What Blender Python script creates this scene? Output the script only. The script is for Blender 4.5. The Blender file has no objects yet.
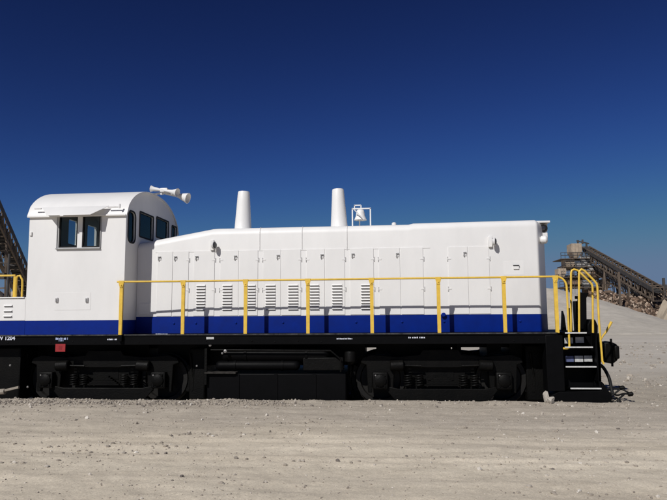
import bpy, bmesh, math, random
import numpy as np
from mathutils import Vector, Matrix

random.seed(7); rng = np.random.default_rng(11)
SC = bpy.context.scene
COL = SC.collection

# ------------------------------------------------------------------ camera
F = 620.0 / 667.0                      # focal length / picture width
CAM = Vector((0.0, -12.4, 1.62))
YAW, PITCH, ROLL = math.radians(5.1), math.radians(6.26), 0.007
fw = Vector((-math.sin(YAW) * math.cos(PITCH), math.cos(YAW) * math.cos(PITCH), math.sin(PITCH)))
rt = fw.cross(Vector((0, 0, 1))).normalized()
up = rt.cross(fw).normalized()
rt, up = (rt - ROLL * up).normalized(), (up + ROLL * rt).normalized()
cd = bpy.data.cameras.new('camera'); cam = bpy.data.objects.new('camera', cd); COL.objects.link(cam)
cd.sensor_width = 36.0; cd.lens = 36.0 * F; cd.clip_end = 6000; cd.clip_start = 0.1
M3 = Matrix((rt, up, -fw)).transposed()
cam.matrix_world = Matrix.Translation(CAM) @ M3.to_4x4()
SC.camera = cam

def ray(px, py):
    return fw + rt * ((px - 333.5) / 620.0) + up * ((250.0 - py) / 620.0)
def P(px, py, Y):
    """the point of the plane Y = const that lies at this place of the photograph"""
    d = ray(px, py); t = (Y - CAM.y) / d.y
    return CAM + d * t
def PX(px, py, X):
    d = ray(px, py); t = (X - CAM.x) / d.x
    return CAM + d * t
def X(px, Y=0.0, py=318): return P(px, py, Y).x
def Z(py, Y=0.0, px=388): return P(px, py, Y).z

# ------------------------------------------------------------------ light
SUNV = Vector((0.50, 1.0, -0.92)).normalized()         # the way the light travels
elev = math.asin(-SUNV.z)
W = bpy.data.worlds.new('World'); SC.world = W; W.use_nodes = True
wn, wl = W.node_tree.nodes, W.node_tree.links
bg = wn['Background']
sky = wn.new('ShaderNodeTexSky'); sky.sky_type = 'NISHITA'; sky.sun_disc = False
sky.sun_elevation = elev
sky.sun_rotation = math.atan2(-SUNV.x, -SUNV.y)
sky.altitude = 1500; sky.air_density = 1.0; sky.dust_density = 0.0; sky.ozone_density = 10.0
sep = wn.new('ShaderNodeSeparateColor'); com = wn.new('ShaderNodeCombineColor')
wl.new(sky.outputs[0], sep.inputs[0])
for i, (p_, k_, cap) in enumerate(((1.8, 0.43, 2.45), (2.0, 0.24, 3.75), (2.0, 0.187, 6.1))):   # contrasty phone-camera blue, levelling off towards the horizon
    pw = wn.new('ShaderNodeMath'); pw.operation = 'POWER'; pw.inputs[1].default_value = p_
    ml = wn.new('ShaderNodeMath'); ml.operation = 'MULTIPLY'; ml.inputs[1].default_value = k_
    mn = wn.new('ShaderNodeMath'); mn.operation = 'SMOOTH_MIN'; mn.inputs[1].default_value = cap; mn.inputs[2].default_value = cap
    wl.new(sep.outputs[i], pw.inputs[0]); wl.new(pw.outputs[0], ml.inputs[0]); wl.new(ml.outputs[0], mn.inputs[0]); wl.new(mn.outputs[0], com.inputs[i])
wl.new(com.outputs[0], bg.inputs[0])
bg.inputs[1].default_value = 0.05
sl = bpy.data.lights.new('sun', 'SUN'); so = bpy.data.objects.new('sun', sl); COL.objects.link(so)
sl.energy = 3.9; sl.angle = math.radians(0.53); sl.color = (1.0, 0.975, 0.935)
so.rotation_euler = SUNV.to_track_quat('-Z', 'Y').to_euler()
so.location = (-10, -20, 20)
SC.view_settings.view_transform = 'Standard'; SC.view_settings.look = 'None'
SC.view_settings.exposure = 0.0; SC.view_settings.gamma = 1.0

# ------------------------------------------------------------------ materials
def mat(name, col, rough=0.5, var=0.0, scale=6.0, bump=0.0, bscale=40.0, metal=0.0, spec=0.5, col2=None, stretch=None, coat=0.0):
    m = bpy.data.materials.new(name); m.use_nodes = True
    n, l = m.node_tree.nodes, m.node_tree.links
    b = n['Principled BSDF']
    b.inputs['Roughness'].default_value = rough; b.inputs['Metallic'].default_value = metal
    b.inputs['Specular IOR Level'].default_value = spec; b.inputs['Coat Weight'].default_value = coat
    c = (*col, 1)
    b.inputs['Base Color'].default_value = c
    g = n.new('ShaderNodeNewGeometry'); mp = n.new('ShaderNodeMapping')
    l.new(g.outputs['Position'], mp.inputs[0])
    if stretch: mp.inputs['Scale'].default_value = stretch
    if var > 0 or col2:
        t = n.new('ShaderNodeTexNoise'); t.inputs['Scale'].default_value = scale; t.inputs['Detail'].default_value = 7; t.inputs['Roughness'].default_value = 0.62
        l.new(mp.outputs[0], t.inputs['Vector'])
        r = n.new('ShaderNodeValToRGB'); r.color_ramp.elements[0].position = 0.32; r.color_ramp.elements[1].position = 0.68
        c2 = col2 or tuple(x * (1 - var) for x in col)
        r.color_ramp.elements[0].color = (*c2, 1); r.color_ramp.elements[1].color = c
        l.new(t.outputs['Fac'], r.inputs[0]); l.new(r.outputs[0], b.inputs['Base Color'])
        rr = n.new('ShaderNodeMapRange'); rr.inputs['To Min'].default_value = min(1, rough + 0.12); rr.inputs['To Max'].default_value = max(0.05, rough - 0.08)
        l.new(t.outputs['Fac'], rr.inputs[0]); l.new(rr.outputs[0], b.inputs['Roughness'])
    if bump > 0:
        t2 = n.new('ShaderNodeTexNoise'); t2.inputs['Scale'].default_value = bscale; t2.inputs['Detail'].default_value = 4
        l.new(mp.outputs[0], t2.inputs['Vector'])
        bp = n.new('ShaderNodeBump'); bp.inputs['Strength'].default_value = bump; bp.inputs['Distance'].default_value = 0.02
        l.new(t2.outputs['Fac'], bp.inputs['Height']); l.new(bp.outputs[0], b.inputs['Normal'])
    return m

M = {}
M['white'] = mat('white_paint', (0.755, 0.745, 0.73), 0.42, 0.085, 1.5, 0.12, 2.6, spec=0.35, stretch=(1, 1, 0.4))
M['blue'] = mat('blue_paint', (0.0012, 0.018, 0.20), 0.45, 0.22, 5, 0.06, 3, spec=0.14)
M['black'] = mat('black_paint', (0.0028, 0.0028, 0.0033), 0.5, 0.4, 5, 0.1, 12, spec=0.07)
M['truck'] = mat('truck_black', (0.0048, 0.0045, 0.0040), 0.5, 0.5, 4, 0.25, 30, spec=0.10, col2=(0.002, 0.002, 0.002))
M['yellow'] = mat('yellow_paint', (0.76, 0.50, 0.07), 0.45, 0.2, 9, 0.05, 30, spec=0.35)
M['steel'] = mat('worn_steel', (0.30, 0.29, 0.28), 0.45, 0.35, 14, 0.1, 40, metal=0.6)
M['hinge'] = mat('grey_metal', (0.34, 0.34, 0.34), 0.5, 0.2, 20, spec=0.3)
M['hinge_white'] = mat('hinge_paint', (0.66, 0.65, 0.64), 0.5, 0.2, 20, spec=0.3)
M['dust'] = mat('dusty_black', (0.055, 0.05, 0.045), 0.8, 0.6, 8, col2=(0.008, 0.008, 0.008), spec=0.1)
M['slot_shade'] = mat('louvre_shade', (0.05, 0.05, 0.05), 0.8)  # dark colour standing in for shade under the louvre lips
M['wheel'] = mat('wheel_steel', (0.014, 0.013, 0.012), 0.5, 0.5, 6, 0.1, 30, spec=0.2, col2=(0.008, 0.0075, 0.007))
M['riser'] = mat('worn_grey_step', (0.55, 0.55, 0.54), 0.6, 0.35, 18)
M['nosing'] = mat('pale_step_edge', (0.62, 0.62, 0.60), 0.6, 0.3, 18)
M['red'] = mat('red_placard', (0.30, 0.008, 0.012), 0.6, 0.15, 30)
M['darkred'] = mat('dark_red_mark', (0.20, 0.004, 0.006), 0.5)
M['letter'] = mat('white_lettering', (0.62, 0.64, 0.72), 0.5)
M['letterblue'] = mat('pale_blue_lettering', (0.40, 0.47, 0.70), 0.5)
M['rubber'] = mat('black_rubber', (0.012, 0.012, 0.012), 0.6, 0.3, 20, spec=0.2)
M['interior'] = mat('cab_interior', (0.05, 0.055, 0.06), 0.7, 0.2, 8)
M['seat'] = mat('cab_seat', (0.02, 0.02, 0.022), 0.6)
M['rod'] = mat('pale_bar', (0.30, 0.26, 0.21), 0.7, 0.3, 20)
M['tan'] = mat('tan_sheet', (0.46, 0.37, 0.28), 0.75, 0.35, 0.9, spec=0.2)
M['rust'] = mat('rusty_steel', (0.150, 0.115, 0.088), 0.8, 0.5, 0.9, spec=0.2)
M['darksteel'] = mat('dark_steel', (0.075, 0.07, 0.068), 0.75, 0.4, 1.2, spec=0.2)
M['brown'] = mat('brown_machinery', (0.24, 0.165, 0.115), 0.85, 0.5, 0.7, spec=0.15)
M['palegrey'] = mat('pale_grey_sheet', (0.36, 0.35, 0.34), 0.7, 0.3, 1.0, spec=0.2)
M['belt'] = mat('conveyor_belt', (0.03, 0.028, 0.027), 0.8, 0.3, 2)
M['rock'] = mat('pale_rock', (0.50, 0.46, 0.40), 0.9, 0.3, 30, 0.3, 60, spec=0.1)
M['lens'] = mat('lamp_lens', (0.03, 0.03, 0.035), 0.12, spec=0.6)
M['scrub'] = mat('dry_scrub', (0.20, 0.17, 0.07), 0.9, 0.4, 5, spec=0.1)

def glass():
    m = bpy.data.materials.new('window_glass'); m.use_nodes = True
    n, l = m.node_tree.nodes, m.node_tree.links; n.clear()
    o = n.new('ShaderNodeOutputMaterial'); mx = n.new('ShaderNodeMixShader'); fr = n.new('ShaderNodeFresnel'); fr.inputs[0].default_value = 1.3
    t = n.new('ShaderNodeBsdfTransparent'); t.inputs[0].default_value = (0.62, 0.66, 0.66, 1)
    g = n.new('ShaderNodeBsdfGlossy'); g.inputs['Roughness'].default_value = 0.02
    l.new(fr.outputs[0], mx.inputs[0]); l.new(t.outputs[0], mx.inputs[1]); l.new(g.outputs[0], mx.inputs[2]); l.new(mx.outputs[0], o.inputs[0])
    return m
M['glass'] = glass()

def ground_mat(name, a, b, c, far=None):
    m = bpy.data.materials.new(name); m.use_nodes = True
    n, l = m.node_tree.nodes, m.node_tree.links
    bs = n['Principled BSDF']; bs.inputs['Roughness'].default_value = 0.95; bs.inputs['Specular IOR Level'].default_value = 0.1
    g = n.new('ShaderNodeNewGeometry')
    def noise(scale, detail, st=(1, 1, 1), rough=0.6):
        mp = n.new('ShaderNodeMapping'); mp.inputs['Scale'].default_value = st; l.new(g.outputs['Position'], mp.inputs[0])
        t = n.new('ShaderNodeTexNoise'); t.inputs['Scale'].default_value = scale; t.inputs['Detail'].default_value = detail; t.inputs['Roughness'].default_value = rough
        l.new(mp.outputs[0], t.inputs['Vector']); return t.outputs['Fac']
    def ramp(f, p0, p1, c0, c1):
        r = n.new('ShaderNodeValToRGB'); e = r.color_ramp.elements
        e[0].position, e[1].position = p0, p1; e[0].color = (*c0, 1); e[1].color = (*c1, 1); l.new(f, r.inputs[0]); return r.outputs[0]
    def mul(c1, c2, fac):
        x = n.new('ShaderNodeMix'); x.data_type = 'RGBA'; x.blend_type = 'MULTIPLY'; x.inputs[0].default_value = fac
        l.new(c1, x.inputs[6]); l.new(c2, x.inputs[7]); return x.outputs[2]
    base = ramp(noise(0.55, 6, (0.35, 1.4, 1)), 0.30, 0.70, a, b)                 # long wheel-worn bands
    bands = ramp(noise(0.9, 5, (0.06, 1.5, 1)), 0.35, 0.65, (0.85, 0.85, 0.84), (1.05, 1.04, 1.03))
    wide = ramp(noise(0.05, 4, (0.12, 1.0, 1)), 0.36, 0.64, (0.80, 0.79, 0.76), (1.06, 1.06, 1.07))
    grit = ramp(noise(38, 6, (1, 1, 1), 0.75), 0.36, 0.62, (0.72, 0.71, 0.70), (1.10, 1.09, 1.08))
    fine = ramp(noise(140, 3), 0.30, 0.70, (0.80, 0.80, 0.80), (1.10, 1.10, 1.10))
    if c:
        sx = n.new('ShaderNodeSeparateXYZ'); l.new(g.outputs['Position'], sx.inputs[0])
        wob = n.new('ShaderNodeMath'); wob.operation = 'MULTIPLY_ADD'; wob.inputs[1].default_value = 9.0; l.new(noise(0.22, 5, (0.5, 1, 1)), wob.inputs[0]); l.new(sx.outputs['Y'], wob.inputs[2])
        fr = n.new('ShaderNodeMapRange'); fr.inputs['From Min'].default_value = 5.0; fr.inputs['From Max'].default_value = 12.0; l.new(wob.outputs[0], fr.inputs[0])
        tk = n.new('ShaderNodeMapRange'); tk.inputs['From Min'].default_value = 0.0; tk.inputs['From Max'].default_value = 3.2; l.new(wob.outputs[0], tk.inputs[0])
        mt_ = n.new('ShaderNodeMix'); mt_.data_type = 'RGBA'; l.new(tk.outputs[0], mt_.inputs[0]); l.new(base, mt_.inputs[6]); mt_.inputs[7].default_value = (0.485, 0.435, 0.365, 1); base = mt_.outputs[2]
        farc = ramp(noise(0.10, 6, (0.18, 1.6, 1)), 0.35, 0.65, tuple(q*0.84 for q in c), c)
        mx = n.new('ShaderNodeMix'); mx.data_type = 'RGBA'; l.new(fr.outputs[0], mx.inputs[0]); l.new(base, mx.inputs[6]); l.new(farc, mx.inputs[7]); base = mx.outputs[2]
    mott = ramp(noise(2.3, 7, (0.6, 1, 1), 0.7), 0.34, 0.62, (0.85, 0.845, 0.84), (1.05, 1.05, 1.05))
    base = mul(base, mott, 0.8)
    col = mul(mul(mul(mul(base, bands, 0.4), wide, 0.8), grit, 0.75), fine, 0.8)
    l.new(col, bs.inputs['Base Color'])
    bp = n.new('ShaderNodeBump'); bp.inputs['Strength'].default_value = 0.55; bp.inputs['Distance'].default_value = 0.012
    l.new(noise(55, 6, (1, 1, 1), 0.7), bp.inputs['Height'])
    l.new(bp.outputs[0], bs.inputs['Normal'])
    return m
M['ground'] = ground_mat('packed_gravel', (0.61, 0.54, 0.43), (0.75, 0.675, 0.545), (0.63, 0.585, 0.515))
M['mound'] = ground_mat('grey_sand', (0.46, 0.43, 0.385), (0.53, 0.495, 0.44), None)

def stone_mat():
    m = mat('stones', (0.5, 0.45, 0.38), 0.95, spec=0.1)
    n, l = m.node_tree.nodes, m.node_tree.links; b = n['Principled BSDF']
    at = n.new('ShaderNodeAttribute'); at.attribute_name = 'tone'
    r = n.new('ShaderNodeValToRGB'); e = r.color_ramp.elements
    e[0].color = (0.16, 0.14, 0.125, 1); e[1].color = (0.62, 0.58, 0.52, 1)
    x = r.color_ramp.elements.new(0.5); x.color = (0.36, 0.315, 0.26, 1)
    l.new(at.outputs['Fac'], r.inputs[0]); l.new(r.outputs[0], b.inputs['Base Color'])
    return m
M['stones'] = stone_mat()

# ------------------------------------------------------------------ mesh helpers
class MB:
    def __init__(s): s.v = []; s.f = []
    def add(s, vs, fs):
        o = len(s.v); s.v += [tuple(p) for p in vs]; s.f += [tuple(o + i for i in f) for f in fs]; return s
    def box(s, x0, x1, y0, y1, z0, z1):
        x0, x1 = sorted((x0, x1)); y0, y1 = sorted((y0, y1)); z0, z1 = sorted((z0, z1))
        return s.add([(x0,y0,z0),(x1,y0,z0),(x1,y1,z0),(x0,y1,z0),(x0,y0,z1),(x1,y0,z1),(x1,y1,z1),(x0,y1,z1)],
              [(0,3,2,1),(4,5,6,7),(0,1,5,4),(1,2,6,5),(2,3,7,6),(3,0,4,7)])
    def prism_y(s, poly, y0, y1):            # poly of (x, z), counter-clockwise seen from -Y
        n = len(poly)
        vs = [(x, y0, z) for x, z in poly] + [(x, y1, z) for x, z in poly]
        return s.add(vs, [tuple(range(n)), tuple(range(2*n-1, n-1, -1))] + [(i, i+n, (i+1)%n+n, (i+1)%n) for i in range(n)])
    def prism_x(s, poly, x0, x1):            # poly of (y, z)
        n = len(poly)
        vs = [(x0, y, z) for y, z in poly] + [(x1, y, z) for y, z in poly]
        return s.add(vs, [tuple(range(n-1, -1, -1)), tuple(range(n, 2*n))] + [(i, (i+1)%n, (i+1)%n+n, i+n) for i in range(n)])
    def bar(s, a, b, w, h=None):             # square bar between two points
        a, b = Vector(a), Vector(b); h = h or w; d = (b - a).normalized()
        r = d.cross(Vector((0,0,1)));  r = Vector((1,0,0)) if r.length < 1e-4 else r.normalized()
        u = r.cross(d).normalized(); vs = []
        for p in (a, b):
            for i, j in ((-1,-1),(1,-1),(1,1),(-1,1)): vs.append(p + r*(i*w/2) + u*(j*h/2))
        return s.add(vs, [(0,3,2,1),(4,5,6,7),(0,1,5,4),(1,2,6,5),(2,3,7,6),(3,0,4,7)])
    def tube(s, pts, r, n=10, caps=True):
        pts = [Vector(p) for p in pts]; rs = r if isinstance(r, (list, tuple)) else [r]*len(pts)
        prev = None; vs = []
        for i, p in enumerate(pts):
            d = (pts[min(i+1, len(pts)-1)] - pts[max(i-1, 0)]).normalized()
            if prev is None:
                u = d.cross(Vector((0,0,1)));  u = d.cross(Vector((1,0,0))) if u.length < 1e-3 else u
            else: u = prev - d * prev.dot(d)
            u.normalize(); prev = u; w = d.cross(u)
            for k in range(n):
                a = 2*math.pi*k/n; vs.append(p + (u*math.cos(a) + w*math.sin(a))*rs[i])
        fs = [(i*n+k, i*n+(k+1)%n, (i+1)*n+(k+1)%n, (i+1)*n+k) for i in range(len(pts)-1) for k in range(n)]
        if caps: fs += [tuple(range(n-1,-1,-1)), tuple(range((len(pts)-1)*n, len(pts)*n))]
        return s.add(vs, fs)
    def lathe(s, prof, o, axis, n=24):       # prof of (radius, distance along axis)
        o, a = Vector(o), Vector(axis).normalized()
        return s.tube_profile([(o + a*t, r) for r, t in prof], a, n)
    def tube_profile(s, pr, a, n):
        u = a.cross(Vector((0,0,1)));  u = Vector((1,0,0)) if u.length < 1e-3 else u.normalized()
        w = a.cross(u); vs = []
        for p, r in pr:
            for k in range(n):
                t = 2*math.pi*k/n; vs.append(p + (u*math.cos(t) + w*math.sin(t))*max(r, 1e-4))
        m = len(pr)
        fs = [(i*n+k, i*n+(k+1)%n, (i+1)*n+(k+1)%n, (i+1)*n+k) for i in range(m-1) for k in range(n)]
        fs += [tuple(range(n-1,-1,-1)), tuple(range((m-1)*n, m*n))]
        return s.add(vs, fs)
    def mesh(s, name, material, smooth=35, bevel=0.0):
        me = bpy.data.meshes.new(name); me.from_pydata(s.v, [], s.f)
        bm = bmesh.new(); bm.from_mesh(me)
        bmesh.ops.recalc_face_normals(bm, faces=bm.faces)
        if bevel > 0:
            es = [e for e in bm.edges if len(e.link_faces) == 2 and e.calc_face_angle(0) > 0.6]
            bmesh.ops.bevel(bm, geom=es, offset=bevel, segments=2, profile=0.5, affect='EDGES', clamp_overlap=True)
        bm.to_mesh(me); bm.free()
        if smooth:
            me.polygons.foreach_set('use_smooth', [True]*len(me.polygons)); me.set_sharp_from_angle(angle=math.radians(20 if bevel else smooth))
        me.materials.append(M[material] if isinstance(material, str) else material)
        return me
    def build(s, name, material, parent=None, smooth=35, bevel=0.0):
        return link(name, s.mesh(name, material, smooth, bevel), parent)

def link(name, me, parent=None, loc=None):
    o = bpy.data.objects.new(name, me); COL.objects.link(o)
    if parent is not None:
        o.parent = parent
        if parent.type == 'EMPTY': o.matrix_parent_inverse = Matrix.Translation(-parent.location)
        elif parent.parent is None: o.matrix_parent_inverse = Matrix.Translation(-parent.location)
    if loc is not None: o.location = loc
    return o
def tag(o, label=None, cat=None, group=None, kind=None):
    for k, v in (('label', label), ('category', cat), ('group', group), ('kind', kind)):
        if v: o[k] = v
    return o
def thing(name, loc, label, cat, group=None):
    o = bpy.data.objects.new(name, None); COL.objects.link(o); o.location = loc; o.empty_display_size = 0.3
    return tag(o, label, cat, group)
def arc(c, r, a0, a1, n=6):
    return [(c[0] + r*math.cos(math.radians(a0 + (a1-a0)*i/n)), c[1] + r*math.sin(math.radians(a0 + (a1-a0)*i/n))) for i in range(n+1)]
def rrect(x0, x1, z0, z1, r):
    return arc((x0+r, z0+r), r, 180, 270) + arc((x1-r, z0+r), r, 270, 360) + arc((x1-r, z1-r), r, 0, 90) + arc((x0+r, z1-r), r, 90, 180)
def cut(mb, cutters, material, smooth=35):
    """solid minus cutter solids -> mesh (through a boolean that is applied at once)"""
    o = link('work', mb.mesh('work', material, 0)); cs = []
    for c in cutters:
        k = link('cutter', c.mesh('cutter', material, 0)); cs.append(k)
        md = o.modifiers.new('cut', 'BOOLEAN'); md.object = k; md.operation = 'DIFFERENCE'; md.solver = 'EXACT'
    dg = bpy.context.evaluated_depsgraph_get()
    me = bpy.data.meshes.new_from_object(o.evaluated_get(dg))
    for k in cs + [o]: bpy.data.objects.remove(k)
    me.polygons.foreach_set('use_smooth', [True]*len(me.polygons)); me.set_sharp_from_angle(angle=math.radians(smooth))
    return me

# ------------------------------------------------------------------ ground
def vnoise(x, y, seed):
    r = np.random.default_rng(seed).random((256, 256))
    xi, yi = np.floor(x).astype(int), np.floor(y).astype(int); fx, fy = x - xi, y - yi
    fx, fy = fx*fx*(3-2*fx), fy*fy*(3-2*fy)
    g = lambda i, j: r[i % 256, j % 256]
    return (g(xi,yi)*(1-fx)+g(xi+1,yi)*fx)*(1-fy) + (g(xi,yi+1)*(1-fx)+g(xi+1,yi+1)*fx)*fy - 0.5
def gz(x, y):
    x, y = np.asarray(x, float), np.asarray(y, float)
    z = 0.05*vnoise(x*0.25, y*0.9, 1) + 0.030*vnoise(x*0.9+5, y*2.1, 2) + 0.016*vnoise(x*3.1, y*4.3, 3) + 0.009*vnoise(x*9, y*11, 4) + 0.006*vnoise(x*21, y*24, 5)
    z = z + 0.022*vnoise(x*0.07, y*3.2, 9) + 0.012*vnoise(x*0.12, y*7.5, 10)
    near = np.clip((60 - np.hypot(x, y)) / 40, 0, 1)
    under = 1 - 0.75*np.clip(1 - np.abs(y - 1.5) / 1.9, 0, 1)**0.5 * (x < 5.0)
    berm = (0.022 + 0.05*vnoise(x*1.3, y*0+3, 6) + 0.035*vnoise(x*4.1, y*3, 12)) * np.exp(-((y + 0.25)/0.22)**2) * (x < 4.3)
    far = 0.5*vnoise(x*0.02, y*0.05, 8)*np.clip((np.hypot(x, y) - 40)/80, 0, 1)
    bed = np.clip((y - 0.02)/0.16, 0, 1)*np.clip((3.3 - y)/0.3, 0, 1)*np.clip((4.35 - x)/0.15, 0, 1)  # trench shaped to hide the sunlit ground under the locomotive
    return z*near*under + berm - 0.005 + far - 0.30*bed
def axis_pts(lo, hi, step, far, grow):
    a = list(np.arange(lo, hi, step)); s = step
    right = []; p = hi; 
    while p < far: right.append(p); s *= grow; p += s
    right.append(far); s = step; left = []; p = lo - step
    while p > -far: left.append(p); s *= grow; p -= s
    left.append(-far)
    return np.array(left[::-1] + a + right)
gx, gy = axis_pts(-7.2, 5.6, 0.035, 4000, 1.10), axis_pts(-7.4, 0.4, 0.032, 4000, 1.06)
GX, GY = np.meshgrid(gx, gy); GZ = gz(GX, GY)
nx, ny = len(gx), len(gy)
me = bpy.data.meshes.new('ground')
vv = np.stack([GX, GY, GZ], -1).reshape(-1, 3)
ii = (np.arange(ny-1)[:, None]*nx + np.arange(nx-1)[None, :]).reshape(-1)
ff = np.stack([ii, ii+1, ii+nx+1, ii+nx], -1)
me.vertices.add(len(vv)); me.vertices.foreach_set('co', vv.ravel())
me.loops.add(ff.size); me.loops.foreach_set('vertex_index', ff.ravel().astype(np.int32))
me.polygons.add(len(ff)); me.polygons.foreach_set('loop_start', np.arange(0, ff.size, 4, dtype=np.int32))
me.polygons.foreach_set('use_smooth', [True]*len(ff)); me.update(); me.validate()
me.materials.append(M['ground'])
tag(link('ground', me), 'packed tan gravel ground', None, None, 'structure')

# loose stones: one mass
ico = bmesh.new(); bmesh.ops.create_icosphere(ico, subdivisions=1, radius=1.0)
iv = np.array([v.co[:] for v in ico.verts]); fi = np.array([[v.index for v in f.verts] for f in ico.faces]); ico.free()
pts = []
def scatter(n, fx, fy, lo, hi, pw, shift=0.0):
    for _ in range(n):
        x, y = fx(), fy(); s = lo + (hi-lo)*random.random()**pw
        pts.append((x, y, s, min(1, max(0, random.gauss(0.47 + shift, 0.19)))))
U = random.uniform
scatter(7500, lambda: U(-9, 6.5), lambda: U(-7.4, 0.2), 0.004, 0.013, 2.5)
scatter(300, lambda: U(-9, 6.5), lambda: U(-7.0, 0.1), 0.012, 0.030, 2.2, 0.1)
def clump():
    cx, cy = U(-8, 6), U(-6.6, -0.4)
    for _ in range(random.randint(6, 26)):
        pts.append((cx + random.gauss(0, .5), cy + random.gauss(0, .10), 0.008 + 0.022*random.random()**2, min(1, max(0, random.gauss(.5, .25)))))
for _ in range(45): clump()
scatter(1900, lambda: -8 + 6.2*random.random()**1.2, lambda: random.gauss(-0.55, 0.26), 0.008, 0.032, 2.6, -0.12)
scatter(500, lambda: U(-3, 5.0), lambda: random.gauss(-0.30, 0.18), 0.006, 0.03, 3, -0.1)
scatter(500, lambda: U(4.2, 7.5), lambda: U(-1.0, 5), 0.010, 0.035, 2.6)
scatter(1500, lambda: U(4.5, 19), lambda: 3 + 24*random.random()**1.3, 0.012, 0.07, 3.0)
scatter(10, lambda: U(-7, 5.5), lambda: U(-5.5, -0.6), 0.03, 0.05, 1.5, 0.3)
pa = np.array(pts); N = len(pa)
rot = rng.random((N, 3)) * 2*np.pi
sc = pa[:, 2][:, None] * (0.65 + 0.7*rng.random((N, 3))) * np.array([1.0, 1.0, 0.72])
V = iv[None] * (0.78 + 0.44*rng.random((N, len(iv), 1)))
ca, sa, cb, sb = np.cos(rot[:,0]), np.sin(rot[:,0]), np.cos(rot[:,1]*0.12), np.sin(rot[:,1]*0.12)
V = V * sc[:, None, :]
V = np.stack([V[...,0]*ca[:,None]-V[...,1]*sa[:,None], V[...,0]*sa[:,None]+V[...,1]*ca[:,None], V[...,2]], -1)
V = V + np.stack([pa[:,0], pa[:,1], gz(pa[:,0], pa[:,1]) + pa[:,2]*0.22], -1)[:, None, :]
FI = (fi[None] + (np.arange(N)*len(iv))[:, None, None]).reshape(-1, 3)
me = bpy.data.meshes.new('loose_stones'); me.from_pydata(V.reshape(-1, 3).tolist(), [], FI.tolist())
a = me.attributes.new('tone', 'FLOAT', 'POINT'); a.data.foreach_set('value', np.repeat(pa[:,3], len(iv)).astype(np.float32))
me.materials.append(M['stones'])
tag(link('loose_stones', me), 'small loose stones strewn over the gravel ground', 'stones', None, 'stuff')

# grey sand stockpile behind the nose of the locomotive
def mound(name, cx, cy, rx, ry, h, seed, m, flat=0.0):
    n = 70; b = MB(); vs = []
    for j in range(n+1):
        for i in range(n+1):
            u, v = -1 + 2*i/n, -1 + 2*j/n
            r = math.hypot(u, v); x, y = cx + u*rx, cy + v*ry
            k = max(0.0, 1 - r); k = k*(1 - 0.35*math.exp(-(r/0.13)**2)) if flat == 0 else min(k, 1-flat)
            k = k*k/(k + 0.06)*1.06
            z = h*k + (0.35*float(vnoise(np.array(x*.35), np.array(y*.35), seed)) + 0.16*float(vnoise(np.array(x*1.1), np.array(y*1.1), seed+1)))*min(1, k*4)
            vs.append((x, y, z - (0.6 if r > 0.985 else 0.05)))
    fs = [(j*(n+1)+i, j*(n+1)+i+1, (j+1)*(n+1)+i+1, (j+1)*(n+1)+i) for j in range(n) for i in range(n)]
    b.add(vs, fs); return b.build(name, m, None, 60)
tag(mound('sand_mound', X(540, 62), 62, 17.5, 18, 5.5, 31, 'mound', 0.12), 'broad grey sand stockpile behind the yellow end rails', 'sand pile', None, 'structure')

# ------------------------------------------------------------------ locomotive
WID = 3.15; R = 0.65; YC = WID/2
zdeck = Z(333.2); zsill = 1.10; zblue = Z(318.2); zhb = Z(315.0, R)
xc0, xc1 = X(26.5, 0, 290), X(124, 0, 290)         # cab from rear wall to front wall
xend = X(597, 0, 345)
xleft = xc0 - 1.55
loco = thing('locomotive', (0.0, YC, 0.0), 'white and blue diesel switching locomotive with yellow handrails and black running gear', 'locomotive')
L = loco

# --- deck
d = MB().box(xleft, xend - 0.72, 0.0, WID, zdeck-0.05, zdeck)
d.box(xend - 0.72, xend, 0.30, WID - 0.30, zdeck-0.05, zdeck)
deck = d.build('deck', 'black', L, bevel=0.006)
for y0, y1 in ((0.012, 0.13), (WID-0.13, WID-0.012)):
    MB().box(xleft, xend - 0.78, y0, y1, zsill, zdeck-0.052).build('side_sill', 'black', deck, bevel=0.008)
MB().box(xleft+0.1, xend-0.1, 1.15, 1.85, 0.98, zdeck-0.052).build('centre_sill', 'black', deck)
MB().box(xleft, xend-0.74, -0.004, -0.0005, zdeck-0.022, zdeck-0.001).build('deck_edge', mat('scuffed_edge', (0.10, 0.10, 0.10), 0.6, 0, 7, col2=(0.006, 0.006, 0.007), spec=0.15), deck)
edge = MB()
for k in range(26):
    x = xleft + 0.25 + k*0.47
    if x < xend - 0.9: edge.lathe([(0.012, 0), (0.012, 0.006), (0.005, 0.01)], (x, 0.012, zsill+0.05 + 0.02*(k % 2)), (0, -1, 0), 8)
edge.build('rivet_row', 'black', deck)['kind'] = 'stuff'

# boxes added inside the frame to stop light showing through; gaps are left where the photograph shows light beneath the sill
gaps = [(154, 163), (365, 376), (449, 455), (459, 484), (498, 506)]
edges = [X(5, 1.2)] 
for a_, b_ in gaps: edges += [X(a_, 1.2), X(b_, 1.2)]
edges.append(X(545, 1.2))
for i in range(0, len(edges), 2):
    MB().box(edges[i], edges[i+1], 0.95, 2.05, 0.62, zdeck-0.06).build('light_block_box', 'truck', L)

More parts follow.
